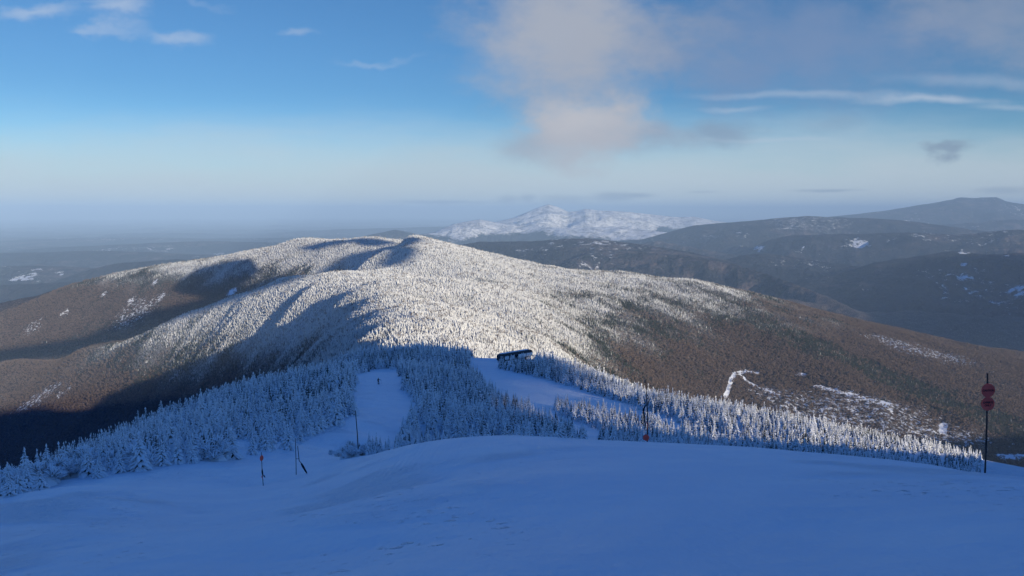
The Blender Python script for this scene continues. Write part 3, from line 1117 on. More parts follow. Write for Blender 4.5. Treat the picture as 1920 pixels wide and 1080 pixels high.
r_ = ~single
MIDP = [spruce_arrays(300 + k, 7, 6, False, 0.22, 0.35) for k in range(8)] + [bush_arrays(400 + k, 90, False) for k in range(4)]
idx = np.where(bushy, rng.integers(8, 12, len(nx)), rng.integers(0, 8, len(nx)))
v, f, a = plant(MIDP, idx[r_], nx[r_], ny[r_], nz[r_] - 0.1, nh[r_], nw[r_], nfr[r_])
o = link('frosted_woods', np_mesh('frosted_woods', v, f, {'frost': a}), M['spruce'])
tag(o, 'mass of rime-covered spruces filling the woods beside and between the runs', 'forest', None, 'stuff')
print('near trees', len(nx), 'faces', len(f))

# ---- forest on the long ridge
Cx, Cy = [], []
for r0, r1, s in ((640, 1100, 3.0), (1100, 1700, 3.5), (1700, 2600, 4.4), (2600, 4300, 6.0)):
    X, Y = scatter(r0, r1, s)
    Cx.append(X)
    Cy.append(Y)
Cx, Cy = np.concatenate(Cx), np.concatenate(Cy)
ti = np.clip((np.arctan2(Cx, Cy) + TH_IN) / (th_in[1] - th_in[0]), 0, n_in - 1.001)
ri = np.interp(np.log(np.hypot(Cx, Cy)), np.log(RR), np.arange(NR))
i0, j0 = ri.astype(int), ti.astype(int)
fi_, fj_ = ri - i0, ti - j0
Gz = gz[:, :n_in]


def grid_at(A):
    return (A[i0, j0] * (1 - fi_) * (1 - fj_) + A[i0 + 1, j0] * fi_ * (1 - fj_) + A[i0, j0 + 1] * (1 - fi_) * fj_ + A[i0 + 1, j0 + 1] * fi_ * fj_)


Cz = grid_at(Gz)
Cf = grid_at(g_frost[:, :n_in])
Cfl = grid_at(g_field[:, :n_in])
k = seen(Cx, Cy, Cz + 8)
Cx, Cy, Cz, Cf, Cfl = Cx[k], Cy[k], Cz[k], Cf[k], Cfl[k]
CR = np.hypot(Cx, Cy)
con = conifer_of(Cx, Cy, Cz, CR)
u = rng.uniform(0, 1, len(Cx))
open_ = rng.uniform(0, 1, len(Cx)) < np.clip(Cfl * 1.35 - 0.25, 0, 0.97)
is_con = (u < con * 0.93) & ~open_
is_bare = (~is_con) & (rng.uniform(0, 1, len(Cx)) < np.interp(CR, [600, 2600, 2700, 4300], [0.45, 0.6, 0.8, 0.9])) & ~open_
grow = np.interp(CR, [650, 1500, 2600, 4300], [1.0, 1.05, 1.2, 1.45])
ch = rng.uniform(2.9, 6.4, len(Cx)) * grow * (1 + 0.3 * fbm(Cx / 45.0, Cy / 45.0, 2, 85))
cw = ch * rng.uniform(0.85, 1.2, len(Cx))
cf = np.clip(Cf * 1.05 + rng.normal(0, 0.17, len(Cx)) + 0.02 + 0.30 * fbm(Cx / 60.0, Cy / 60.0, 3, 83), 0.05, 1.1)
TI = [tier_arrays(500 + k, 4, 6) for k in range(8)]
s = is_con
v, f, a = plant(TI, rng.integers(0, 8, s.sum()), Cx[s], Cy[s], Cz[s] - 0.3, ch[s], cw[s], cf[s])
o = link('ridge_spruces', np_mesh('ridge_spruces', v, f, {'frost': a}), M['ridge'])
tag(o, 'evergreen forest over the long sunlit ridge, white with rime on top and dark lower down', 'forest', None, 'stuff')
print('ridge conifers', s.sum(), len(f))
s = is_bare
bh = rng.uniform(6, 11, len(Cx)) * np.interp(CR, [650, 2600, 4300], [0.8, 1.0, 1.2])
BA = [bare_arrays(600 + k, 16) for k in range(8)]
v, f, a = plant(BA, rng.integers(0, 8, s.sum()), Cx[s], Cy[s], Cz[s] - 0.3, bh[s], bh[s] * rng.uniform(0.8, 1.1, s.sum()), np.clip(Cf[s] * 0.9 + 0.02, 0, 1))
o = link('bare_wood', np_mesh('bare_wood', v, f, {'frost': a}), M['bare'])
tag(o, 'leafless brown hardwood forest on the lower flanks of the ridge', 'forest', None, 'stuff')
print('bare trees', s.sum(), len(f))

# ------------------------------------------------------------------ made things
def bm_obj(name, bm, mat, parent=None, smooth=False):
    me = bpy.data.meshes.new(name)
    bm.normal_update()
    bm.to_mesh(me)
    bm.free()
    if smooth:
        me.polygons.foreach_set('use_smooth', np.ones(len(me.polygons), bool))
    return link(name, me, mat, parent)


def add_tube(bm, pts, radii, seg=8):
    """tapered tube along a list of points"""
    rings = []
    pts = [Vector(p) for p in pts]
    for i, p in enumerate(pts):
        d = (pts[min(i + 1, len(pts) - 1)] - pts[max(i - 1, 0)]).normalized()
        a = d.orthogonal().normalized()
        b = d.cross(a)
        r = radii[i] if isinstance(radii, (list, tuple)) else radii
        rings.append([bm.verts.new(p + (a * math.cos(k * 2 * math.pi / seg) + b * math.sin(k * 2 * math.pi / seg)) * r) for k in range(seg)])
    for r0, r1 in zip(rings[:-1], rings[1:]):
        for k in range(seg):
            bm.faces.new((r0[k], r0[(k + 1) % seg], r1[(k + 1) % seg], r1[k]))
    bm.faces.new(list(reversed(rings[0])))
    bm.faces.new(rings[-1])


def add_box(bm, c, s, rz=0.0, bevel=0.0):
    g = bmesh.ops.create_cube(bm, size=1.0, matrix=Matrix.Translation(c) @ Matrix.Rotation(rz, 4, 'Z') @ Matrix.Diagonal((*s, 1)))
    if bevel:
        es = {e for v in g['verts'] for e in v.link_edges}
        bmesh.ops.bevel(bm, geom=list(es), offset=bevel, segments=2, affect='EDGES', profile=0.6)


def add_disc(bm, c, r, th, face_dir, seg=28):
    """round plate with a rounded rim facing face_dir"""
    q = Vector(face_dir).to_track_quat('Z', 'Y').to_matrix().to_4x4()
    g = bmesh.ops.create_cone(bm, cap_ends=True, segments=seg, radius1=r, radius2=r, depth=th, matrix=Matrix.Translation(c) @ q)
    es = [e for e in {e for v in g['verts'] for e in v.link_edges} if abs(len(e.link_faces[0].verts) - len(e.link_faces[1].verts)) > 3]
    bmesh.ops.bevel(bm, geom=es, offset=th * .3, segments=2, affect='EDGES')


def text_mesh(s, size):
    cu = bpy.data.curves.new('lettering', 'FONT')
    cu.body = s
    cu.size = size
    cu.align_x = 'CENTER'
    cu.align_y = 'CENTER'
    cu.extrude = 0.0015
    cu.offset = size * 0.028
    tmp = bpy.data.objects.new('lettering', cu)
    COL.objects.link(tmp)
    dg = bpy.context.evaluated_depsgraph_get()
    dg.update()
    me = bpy.data.meshes.new_from_object(tmp.evaluated_get(dg))
    bpy.data.objects.remove(tmp)
    bpy.data.curves.remove(cu)
    me.name = 'lettering'
    return me


def ground_at(px, py, Y):
    x, y, _ = unproj(px, py, Y)
    return x, y, float(height(np.array([x]), np.array([y]))[0])


# ---- sign pole on the right rim: two round red plates on a tall bamboo pole
x, y, z = ground_at(1847, 884, 17.0)
top = unproj(1851.5, 700, 17.0)
t = empty('sign_post', (x, y, z), 0, 'tall dark pole carrying two round red warning plates on the right rim', 'sign')
bm = bmesh.new()
tx, tz = top[0] - x, top[2] - z
pole_pt = lambda k: (tx * k + 0.012 * math.sin(k * 3.1), 0.0, tz * k)
add_tube(bm, [(-tx * .05, 0, -0.3)] + [pole_pt(k / 8) for k in range(9)], [0.0185] * 6 + [0.017] * 4, 8)
for k in (0.18, 0.33, 0.49, 0.92):
    p = pole_pt(k)
    add_tube(bm, [(p[0], 0, p[2] - .012), (p[0], 0, p[2] + .012)], 0.0205, 8)
bm_obj('pole', bm, M['pole'], t, True)
for (dx_, py_, lines, r) in ((0.0, 731.5, [('CAUTION', 0.056, 0.0)], 0.150), (-0.006, 756.5, [('EXPERTS', 0.056, 0.028), ('ONLY', 0.056, -0.034)], 0.150)):
    c = unproj(1851 + dx_, py_, 17.0)
    cx0, cz0 = c[0] - x + dx_, c[2] - z
    bm = bmesh.new()
    add_disc(bm, (cx0, -0.034, cz0), r, 0.014, (0.05, -1, 0.02))
    pl = bm_obj('sign_plate', bm, M['red'], t)
    for (s, size, dzz) in lines:
        me = text_mesh(s, size)
        lo_ = link('lettering', me, M['ink'], pl)
        lo_.rotation_euler = (math.pi / 2, 0, 0.05)
        lo_.location = (cx0, -0.0435, cz0 + dzz)
    bm = bmesh.new()
    for zz in (-0.05, 0.06):
        add_tube(bm, [(cx0, -0.028, cz0 + zz), (cx0, 0.03, cz0 + zz)], 0.008, 6)
    bm_obj('bolt', bm, M['steel'], pl)

# ---- short marker on the left with a red disc seen almost edge-on
x, y, z = ground_at(494, 911, 46.0)
t = empty('marker_pole', (x, y, z), 0, 'thin marker pole with a small red disc, left of the slumped dark roll', 'marker pole', None)
hz_ = unproj(490, 848, 46.0)
bm = bmesh.new()
add_tube(bm, [(0, 0, -.2), (-.05, 0, .9), (hz_[0] - x, 0, hz_[2] - z)], [.022, .021, .018], 7)
bm_obj('pole', bm, M['pole'], t, True)
bm = bmesh.new()
add_disc(bm, (hz_[0] - x + .02, -.04, hz_[2] - z - .34), .17, .02, (0.95, -0.31, 0.05))
bm_obj('disc', bm, M['red'], t)
bm = bmesh.new()
add_tube(bm, [(-.045, -.01, 1.02), (-.04, -.02, .84), (-.01, -.03, .66)], [.03, .05, .035], 8)
add_tube(bm, [(-.02, -.03, .70), (.07, -.05, .62), (.13, -.06, .52)], [.03, .04, .015], 7)
bm_obj('tied_wrap', bm, M['pad'], t, True)
bm = bmesh.new()
add_tube(bm, [(-.02, -.06, .66), (-.09, -.07, .56), (.0, -.08, .50), (.02, -.08, .38)], [.012, .018, .018, .008], 7)
bm_obj('ribbon', bm, M['red'], t, True)

# ---- bare pole and the leaning pole with a rolled pad
x, y, z = ground_at(555.5, 896, 50.0)
tp = unproj(553.5, 822, 50.0)
t = empty('marker_pole', (x, y, z), 0, 'straight bare bamboo pole next to the slanting dark roll', 'marker pole')
bm = bmesh.new()
add_tube(bm, [(0, 0, -.25), (.015, 0, 1.2), (tp[0] - x, 0, tp[2] - z)], [.024, .022, .018], 7)
bm_obj('pole', bm, M['pole'], t, True)
bm = bmesh.new()
add_tube(bm, [(.0, -.02, 1.08), (.09, -.03, 1.05), (.2, -.02, 1.07)], .014, 6)
bm_obj('cord', bm, M['pad'], t, True)
x2, y2, z2 = ground_at(575.5, 892, 50.0)
t = empty('rolled_pad', (x2, y2, z2), 0, 'dark rolled pad slumped against a thin leaning pole beside the straight bare pole', 'safety pad')
p0 = Vector(unproj(558, 836, 50)) - Vector((x2, y2, z2))
p1 = Vector(unproj(561, 864, 50)) - Vector((x2, y2, z2))
p2 = Vector(unproj(565.5, 870, 49.9)) - Vector((x2, y2, z2))
p3 = Vector(unproj(574.5, 886, 49.6)) - Vector((x2, y2, z2))
bm = bmesh.new()
add_tube(bm, [p0, p1, p2 + Vector((0, .05, 0)), p3 + Vector((0, .05, 0)), (0.02, 0.02, -0.2)], [.02, .024, .024, .024, .024], 7)
bm_obj('pole', bm, M['pole'], t, True)
bm = bmesh.new()
d_ = (p3 - p2)
add_tube(bm, [p2 - d_ * .12, p2, p2 + d_ * .3, p2 + d_ * .65, p3, p3 + d_ * .1], [.02, .055, .07, .058, .045, .015], 9)
bm_obj('pad', bm, M['pad'], t, True)

# ---- tall pole among the bushes
x, y, z = ground_at(672, 858, 57.0)
tp = unproj(666.5, 771, 57.0)
t = empty('tall_pole', (x, y, z), 0, 'tall bare dark pole rising from rime bushes beside the narrow run', 'pole')
bm = bmesh.new()
add_tube(bm, [(.02, 0, -.3), ((tp[0] - x) * .5 + .03, 0, (tp[2] - z) * .5), (tp[0] - x, 0, tp[2] - z)], [.042, .036, .028], 8)
bm_obj('pole', bm, M['pole'], t, True)
bm = bmesh.new()
add_tube(bm, [((tp[0] - x), 0, tp[2] - z - .02), ((tp[0] - x), 0, tp[2] - z + .04)], [.042, .036], 8)
bm_obj('pole_cap', bm, M['steel'], t, True)

# ---- dark pole with a red disc at its foot, right of centre
x, y, z = ground_at(1213, 842, 42.0)
tp = unproj(1211, 711, 42.0)
t = empty('flag_pole', (x, y, z), 0, 'tall dark pole with a low red disc, beyond the snow lip right of centre', 'marker pole')
bm = bmesh.new()
add_tube(bm, [(.0, 0, -.3), (.02, 0, 1.3), (tp[0] - x, 0, tp[2] - z)], [.034, .032, .022], 8)
bm_obj('pole', bm, M['pole'], t, True)
c = Vector(unproj(1211.5, 820.5, 41.9)) - Vector((x, y, z))
bm = bmesh.new()
add_disc(bm, c, .17, .02, (-.35, -.93, .1))
bm_obj('disc', bm, M['red'], t)
bm = bmesh.new()
a1, a2, a3 = [Vector(unproj(*q)) - Vector((x, y, z)) for q in ((1210.5, 760, 41.95), (1206.5, 767, 41.9), (1211, 800, 41.95))]
add_tube(bm, [a1, a2, (a2 + a3) / 2 + Vector((-.03, 0, 0)), a3], [.03, .05, .045, .02], 7)
bm_obj('tied_wrap', bm, M['pad'], t, True)
bm = bmesh.new()
a1, a2, a3 = [Vector(unproj(*q)) - Vector((x, y, z)) for q in ((1211, 790, 41.9), (1215, 797, 41.88), (1213, 806, 41.9))]
add_tube(bm, [a1, a2, a3], [.015, .035, .01], 6)
bm_obj('ribbon', bm, M['red'], t, True)

# ---- faint red marker in the corner bushes
x, y, z = ground_at(69, 905, 60.0)
t = empty('marker_pole', (x, y, z), 0, 'faint red-topped marker pole half hidden in the far left corner bushes', 'marker pole')
hh = unproj(70, 884, 60.0)[2] - z
bm = bmesh.new()
add_tube(bm, [(0, 0, -.3), (.02, 0, hh * .5), (.04, 0, hh)], [.03, .03, .024], 7)
bm_obj('pole', bm, M['pole'], t, True)
bm = bmesh.new()
add_tube(bm, [(.03, -.02, hh * .55), (.04, -.03, hh * .8), (.04, -.02, hh * 1.0)], [.05, .09, .05], 8)
bm_obj('sleeve', bm, M['red'], t, True)

# ---- top station of the chairlift
A0 = ground_at(933, 687, 438.0)
t = empty('lift_station', (A0[0], A0[1], A0[2]), math.radians(38), 'long dark chairlift top station with frosted side panels at the head of the wide run', 'chairlift station')
L_, W2, zb, zt_ = 24.0, 2.2, 3.2, 7.2
tilt = 0.02


def lz(u, v):
    return v + u * tilt


def hull(bm, prof, u0, u1, nose=0.0):
    """long shell: profile in (across, height), rounded off at both ends"""
    us = [u0, u0 + .5, u0 + 1.4, u0 + 3.0, u1 - 3.0, u1 - 1.4, u1 - .5, u1]
    sc = [.45, .74, .92, 1.0, 1.0, .92, .74, .45]
    zc = sum(p[1] for p in prof) / len(prof)
    rings = []
    for u, s in zip(us, sc):
        rings.append([bm.verts.new((u, a * s, lz(u, zc + (h - zc) * (0.35 + .65 * s)))) for a, h in prof])
    n = len(prof)
    for r0, r1 in zip(rings[:-1], rings[1:]):
        for k in range(n):
            bm.faces.new((r0[k], r1[k], r1[(k + 1) % n], r0[(k + 1) % n]))
    bm.faces.new(rings[0])
    bm.faces.new(list(reversed(rings[-1])))


bm = bmesh.new()
prof = [(-W2, zb + .5), (-W2, zb + 2.6), (-W2 + .5, zt_ - .25), (-W2 + 1.2, zt_), (W2 - 1.2, zt_), (W2 - .5, zt_ - .25), (W2, zb + 2.6), (W2, zb + .5), (W2 - .6, zb), (-W2 + .6, zb)]
hull(bm, prof, 0, L_)
bmesh.ops.recalc_face_normals(bm, faces=bm.faces)
shell = bm_obj('shell', bm, M['shell'], t)
for u0, u1, mat, nm_ in ((3.4, 6.2, 'panel', 'side_panel'), (6.5, 8.2, 'glass', 'window'), (8.5, 10.0, 'panel', 'side_panel'), (10.3, 12.6, 'glass', 'window'), (12.9, 18.5, 'panel', 'side_panel'), (18.8, 23.2, 'panel', 'side_panel')):
    bm = bmesh.new()
    u = (u0 + u1) / 2
    for side in (-1, 1):
        add_box(bm, (u, side * (W2 + .03), lz(u, zb + 1.65)), (u1 - u0, .1, 1.8), 0, .03)
    bm_obj(nm_, bm, M[mat], t)
bm = bmesh.new()
hull(bm, [(-W2 + 1.1, zt_ + .02), (-W2 + 1.25, zt_ + .2), (0, zt_ + .3), (W2 - 1.25, zt_ + .2), (W2 - 1.1, zt_ + .02)], 1.2, L_ - 2.5)
bmesh.ops.recalc_face_normals(bm, faces=bm.faces)
bm_obj('roof_snow', bm, M['roofsnow'], t, True)
for u in (4.5, 19.5):
    bm = bmesh.new()
    add_box(bm, (u, 0, lz(u, zb / 2 - 1.2)), (1.1, 1.3, zb + 2.2), 0, .12)
    bm_obj('column', bm, M['steel'], t)
bm = bmesh.new()
add_box(bm, (-1.2, -4.2, 1.2), (2.6, 2.2, 2.6), 0.0, .05)
hut = bm_obj('operator_hut', bm, M['shell'], t)
bm = bmesh.new()
add_box(bm, (-1.2, -4.2, 2.62), (3.1, 2.7, .2), 0, .04)
bm_obj('hut_roof', bm, M['roofsnow'], hut)
bm = bmesh.new()
add_box(bm, (-1.2, -5.32, 1.5), (1.8, .08, .9), 0, .01)
bm_obj('hut_window', bm, M['glass'], hut)
bm = bmesh.new()
for side in (-1.7, 1.7):
    add_box(bm, (L_ * .5, side, lz(L_ * .5, zb - .18)), (L_ - 5, .25, .3), 0, .04)
bm_obj('rail', bm, M['steel'], t)
bm = bmesh.new()
for k in range(14):
    a = k * 2 * math.pi / 14
    b_ = (k + 1) * 2 * math.pi / 14
    add_tube(bm, [(3.2 + 1.7 * math.cos(a), 1.7 * math.sin(a), lz(3.2, zb - .35)), (3.2 + 1.7 * math.cos(b_), 1.7 * math.sin(b_), lz(3.2, zb - .35))], .12, 6)
bm_obj('bull_wheel', bm, M['steel'], t)


# ---- skiers: one skinned body each
def make_skier(parent, lean=0.0):
    """standing skier, knees bent, right arm out; about 1.75 m, facing +y (down the run)"""
    J = [('pelvis', (0, 0, .92), (.135, .105)), ('waist', (0, .02, 1.08), (.125, .10)), ('chest', (0, .05, 1.29), (.165, .125)), ('neck', (0, .06, 1.46), (.06, .06)), ('chin', (0, .085, 1.54), (.075, .082)), ('brow', (0, .085, 1.66), (.088, .10)), ('top', (0, .08, 1.74), (.05, .055)),
         ('shl', (-.19, .04, 1.38), (.07, .07)), ('ell', (-.30, .10, 1.12), (.055, .055)), ('wrl', (-.27, .30, .98), (.042, .042)), ('hal', (-.265, .38, .97), (.045, .035)),
         ('shr', (.19, .04, 1.38), (.07, .07)), ('elr', (.43, .05, 1.27), (.055, .055)), ('wrr', (.60, .18, 1.15), (.042, .042)), ('har', (.67, .22, 1.13), (.045, .035)),
         ('hil', (-.10, 0, .86), (.095, .095)), ('knl', (-.12, .14, .50), (.070, .075)), ('anl', (-.11, .0, .14), (.055, .06)), ('tol', (-.11, .17, .07), (.05, .045)),
         ('hir', (.10, 0, .86), (.095, .095)), ('knr', (.12, .14, .50), (.070, .075)), ('anr', (.11, .0, .14), (.055, .06)), ('tor', (.11, .17, .07), (.05, .045)),
         ('nose', (0, .185, 1.60), (.018, .02))]
    names = [j[0] for j in J]
    E = [('pelvis', 'waist'), ('waist', 'chest'), ('chest', 'neck'), ('neck', 'chin'), ('chin', 'brow'), ('brow', 'top'), ('chest', 'shl'), ('shl', 'ell'), ('ell', 'wrl'), ('wrl', 'hal'), ('chest', 'shr'), ('shr', 'elr'), ('elr', 'wrr'), ('wrr', 'har'),
         ('pelvis', 'hil'), ('hil', 'knl'), ('knl', 'anl'), ('anl', 'tol'), ('pelvis', 'hir'), ('hir', 'knr'), ('knr', 'anr'), ('anr', 'tor'), ('chin', 'nose')]
    # five mittened fingers close on each pole grip
    extra_v, extra_e = [], []
    for hnd, sx in (('hal', -1), ('har', 1)):
        hx, hy, hz0 = J[names.index(hnd)][1]
        for f_ in range(5):
            q = (hx + sx * .012 * (f_ - 2) if f_ < 4 else hx - sx * .04, hy + .035 + .006 * (f_ % 3), hz0 + .012 * (2 - f_))
            q2 = (q[0] - sx * .012, q[1] + .018, q[2] - .03)
            extra_v += [(q, .010), (q2, .009)]
            extra_e.append((hnd, len(extra_v) - 2))
    me = bpy.data.meshes.new('body')
    nb = len(J)
    verts = [j[1] for j in J] + [e[0] for e in extra_v]
    edges = [(names.index(a), names.index(b)) for a, b in E]
    for h_, k_ in extra_e:
        edges += [(names.index(h_), nb + k_), (nb + k_, nb + k_ + 1)]
    me.from_pydata(verts, edges, [])
    tmp = bpy.data.objects.new('body', me)
    COL.objects.link(tmp)
    md = tmp.modifiers.new('skin', 'SKIN')
    sv = me.skin_vertices[0].data
    for i, j in enumerate(J):
        sv[i].radius = j[2]
    for i, e in enumerate(extra_v):
        sv[nb + i].radius = (e[1], e[1])
    sv[0].use_root = True
    sd = tmp.modifiers.new('sub', 'SUBSURF')
    sd.levels = sd.render_levels = 1
    dg = bpy.context.evaluated_depsgraph_get()
    dg.update()
    body = bpy.data.meshes.new_from_object(tmp.evaluated_get(dg))
    bpy.data.objects.remove(tmp)
    body.name = 'body'
    body.materials.clear()
    o = link('body', body, M['jacket'], parent)
    body.polygons.foreach_set('use_smooth', np.ones(len(body.polygons), bool))
    bm = bmesh.new()
    bmesh.ops.create_uvsphere(bm, u_segments=16, v_segments=10, radius=1, matrix=Matrix.Translation((0, .075, 1.685)) @ Matrix.Diagonal((.125, .145, .125, 1)))
    bmesh.ops.delete(bm, geom=[v for v in bm.verts if v.co.z < 1.635], context='VERTS')
    bm_obj('helmet', bm, M['helmet'], parent, True)
    bm = bmesh.new()
    add_box(bm, (0, .172, 1.635), (.15, .05, .065), 0, .02)
    bm_obj('goggles', bm, M['glass'], parent)
    for sx in (-.11, .11):
        bm = bmesh.new()
        prev = None
        pts = [(-.78, .012), (-.4, .01), (0, .01), (.5, .01), (.78, .03), (.92, .11)]
        rings = []
        for u, h_ in pts:
            w = .05 if abs(u) < .7 else .042
            rings.append([bm.verts.new((sx + s_ * w, u + .05, h_ + k_)) for s_, k_ in ((-1, 0), (1, 0), (1, .018), (-1, .018))])
        for r0, r1 in zip(rings[:-1], rings[1:]):
            for k in range(4):
                bm.faces.new((r0[k], r0[(k + 1) % 4], r1[(k + 1) % 4], r1[k]))
        bm.faces.new(rings[0])
        bm.faces.new(rings[-1])
        bmesh.ops.recalc_face_normals(bm, faces=bm.faces)
        bm_obj('ski', bm, M['ski'], parent)


def make_pole(root, tip, label, group):
    o = empty('ski_pole', root, 0, label, 'ski pole', group)
    d = Vector(tip) - Vector(root)
    bm = bmesh.new()
    add_tube(bm, [(0, 0, 0), d], [.013, .008], 6)
    bm_obj('shaft', bm, M['steel'], o, True)
    bm = bmesh.new()
    add_tube(bm, [d * -.05, d * .08], .02, 6)
    bm_obj('grip', bm, M['helmet'], o, True)
    bm = bmesh.new()
    add_disc(bm, d * .93, .055, .012, d, 12)
    bm_obj('basket', bm, M['helmet'], o)


x, y, z = ground_at(709.5, 720, 207.0)
sk = empty('person', (x, y, z), 0.0, 'skier in dark navy clothes with one arm held out, alone on the narrow run', 'person')
make_skier(sk)
make_pole((x + .66, y + .24, z + 1.17), (x + .86, y + .05, z + .10), 'ski pole in the outstretched right hand of the lone skier', None)
make_pole((x - .265, y + .40, z + 1.02), (x - .40, y - .12, z + .06), 'ski pole in the lowered left hand of the lone skier', None)
for (px, py, Y, rz, lab_) in ((934.5, 700, 398, .5, 'left one of two tiny dark skiers below the chairlift station'), (939, 702, 396, -.6, 'right one of two tiny dark skiers below the chairlift station')):
    x, y, z = ground_at(px, py, Y)
    p = empty('person', (x, y, z), rz, lab_, 'person', 'pair of skiers on the wide run')
    for ch in list(sk.children):
        c = ch.copy()
        COL.objects.link(c)
        c.parent = p

# ------------------------------------------------------------------ light, sky and air
sun_d = bpy.data.lights.new('sun', 'SUN')
CLOUD_GAIN = 0.8
sun_d.energy = 4.6
sun_d.angle = math.radians(0.5)
sun_d.color = (1.0, 0.88, 0.68)
sun = bpy.data.objects.new('sun', sun_d)
COL.objects.link(sun)
ldir = Vector((-math.sin(SUN_AZ) * math.cos(SUN_EL), math.cos(SUN_AZ) * math.cos(SUN_EL), -math.sin(SUN_EL)))
sun.rotation_euler = ldir.to_track_quat('-Z', 'Y').to_euler()

W = bpy.data.worlds.new('World')
SC.world = W
W.use_nodes = True
wt = NT_(W.node_tree)
bg = W.node_tree.nodes['Background']
sky = wt.new('ShaderNodeTexSky', sky_type='NISHITA', sun_disc=False)
sky.sun_elevation = SUN_EL
sky.sun_rotation = math.pi - SUN_AZ          # measured from +Y towards +X; the sun stands behind, to the right
sky.altitude = 1200
sky.air_density = 1.0
sky.dust_density = 0.6
sky.ozone_density = 3.0
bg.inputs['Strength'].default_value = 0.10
tc = wt.new('ShaderNodeTexCoord').outputs['Generated']
sep = wt.new('ShaderNodeSeparateXYZ')
wt.l.new(tc, sep.inputs[0])
dx, dy, dz = sep.outputs
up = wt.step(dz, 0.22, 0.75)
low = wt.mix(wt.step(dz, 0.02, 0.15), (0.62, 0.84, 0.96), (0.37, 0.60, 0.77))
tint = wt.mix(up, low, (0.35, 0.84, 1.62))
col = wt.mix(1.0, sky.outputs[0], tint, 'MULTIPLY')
# clouds of the sky dome, placed by compass direction and height above the horizon
inv = wt.math('DIVIDE', 1.0, wt.math('MAXIMUM', dy, 0.05))
ca = wt.math('MULTIPLY', dx, inv)
ce = wt.math('MULTIPLY', dz, inv)
cmb = wt.new('ShaderNodeCombineXYZ')
wt.l.new(ca, cmb.inputs[0])
wt.l.new(ce, cmb.inputs[1])
av = cmb.outputs[0]
stretch = wt.scale(av, (1.0, 1.7, 1.0))
warp = wt.noise(stretch, 7.0, 5, 0.6, out='Color')
wsub = wt.new('ShaderNodeVectorMath', operation='SUBTRACT')
wt.l.new(warp, wsub.inputs[0])
wsub.inputs[1].default_value = (0.5, 0.5, 0.5)
front = wt.step(dy, 0.0, 0.2)
fluff = wt.math('SUBTRACT', wt.noise(stretch, 17.0, 7, 0.62), 0.5)


def cloud(sky_col, px, py, rx, ry, amount, color, wob=0.10, soft=(1.0, 0.1)):
    """soft-edged cloud: an oval broken up by noise"""
    a0, _, e0 = unproj(px, py, 1.0)
    w = wt.scale(wsub.outputs[0], (wob * 1.6, wob, 0))
    ad = wt.new('ShaderNodeVectorMath', operation='ADD')
    wt.l.new(av, ad.inputs[0])
    wt.l.new(w, ad.inputs[1])
    sb = wt.new('ShaderNodeVectorMath', operation='SUBTRACT')
    wt.l.new(ad.outputs[0], sb.inputs[0])
    sb.inputs[1].default_value = (a0, e0, 0)
    sc_ = wt.scale(sb.outputs[0], (F / rx, F / ry, 0))
    ln = wt.new('ShaderNodeVectorMath', operation='LENGTH')
    wt.l.new(sc_, ln.inputs[0])
    f = wt.step(wt.math('ADD', ln.outputs['Value'], wt.math('MULTIPLY', fluff, 0.95)), soft[0], soft[1], 0.0, amount)
    f = wt.math('MULTIPLY', f, front)
    return wt.mix(f, sky_col, tuple(c / 0.10 * SKY_GAIN for c in color))


SKY_GAIN = CLOUD_GAIN
LIT, GREY, BLUE, WHITE, DARK = (.37, .395, .46), (.29, .33, .42), (.18, .26, .43), (.56, .60, .68), (.20, .27, .37)
BAND = (.50, .575, .63)
# pale band of thin high cloud low in the sky
n_ = wt.noise(wt.scale(av, (1.0, 5.0, 1)), 3.0, 5, 0.6)
band = wt.math('MULTIPLY', wt.step(wt.math('ADD', ce, wt.math('MULTIPLY', wt.math('SUBTRACT', n_, 0.5), 0.09)), 0.135, 0.025), 0.9)
col = wt.mix(wt.math('MULTIPLY', band, front), col, tuple(c / 0.10 * SKY_GAIN for c in BAND))
C_ = cloud
col = C_(col, 1500, 90, 460, 130, 0.75, BLUE, 0.16, (1.15, 0.0))
col = C_(col, 1850, 20, 260, 110, 0.6, GREY, 0.12, (1.1, 0.0))
col = C_(col, 1240, 60, 170, 110, 0.45, GREY, 0.12, (1.1, 0.05))
col = C_(col, 1055, 60, 200, 160, 0.92, LIT, 0.08, (1.25, 0.2))
col = C_(col, 1080, 170, 120, 60, 0.35, LIT, 0.09, (1.1, 0.0))
col = C_(col, 1210, 262, 130, 34, 0.7, GREY, 0.07, (1.15, 0.0))
col = C_(col, 1000, 280, 90, 34, 0.6, GREY, 0.06, (1.15, 0.0))
col = C_(col, 1090, 245, 135, 80, 0.95, (.43, .44, .49), 0.07, (1.1, 0.3))
col = C_(col, 1080, 225, 75, 48, 0.6, (.52, .52, .55), 0.06, (1.1, 0.1))
col = C_(col, 1355, 246, 85, 30, 0.8, (.22, .31, .43), 0.06, (1.15, 0.1))
col = C_(col, 1560, 238, 70, 26, 0.45, (.22, .33, .46), 0.06, (1.15, 0.0))
col = C_(col, 1778, 286, 60, 17, 0.75, DARK, 0.09, (1.15, 0.2))
for (px, py, rx, ry, a_) in ((75, 15, 70, 16, .55), (215, 22, 60, 16, .6), (330, 58, 62, 13, .5), (200, 50, 70, 13, .4), (270, 4, 130, 9, .5), (560, 56, 45, 9, .35), (700, 108, 80, 8, .25), (150, 52, 40, 10, .3)):
    col = C_(col, px, py, rx, ry, a_ * 0.75, WHITE, 0.085, (1.35, 0.0))
for (px, py, rx, ry, a_) in ((1745, 188, 150, 10, .75), (1500, 178, 240, 9, .4), (1380, 204, 70, 6, .4), (1890, 200, 90, 8, .4), (1450, 262, 140, 5, .35), (1850, 150, 200, 14, .3)):
    col = C_(col, px, py, rx, ry, a_ * 0.8, (.50, .56, .66), 0.028, (1.3, 0.0))
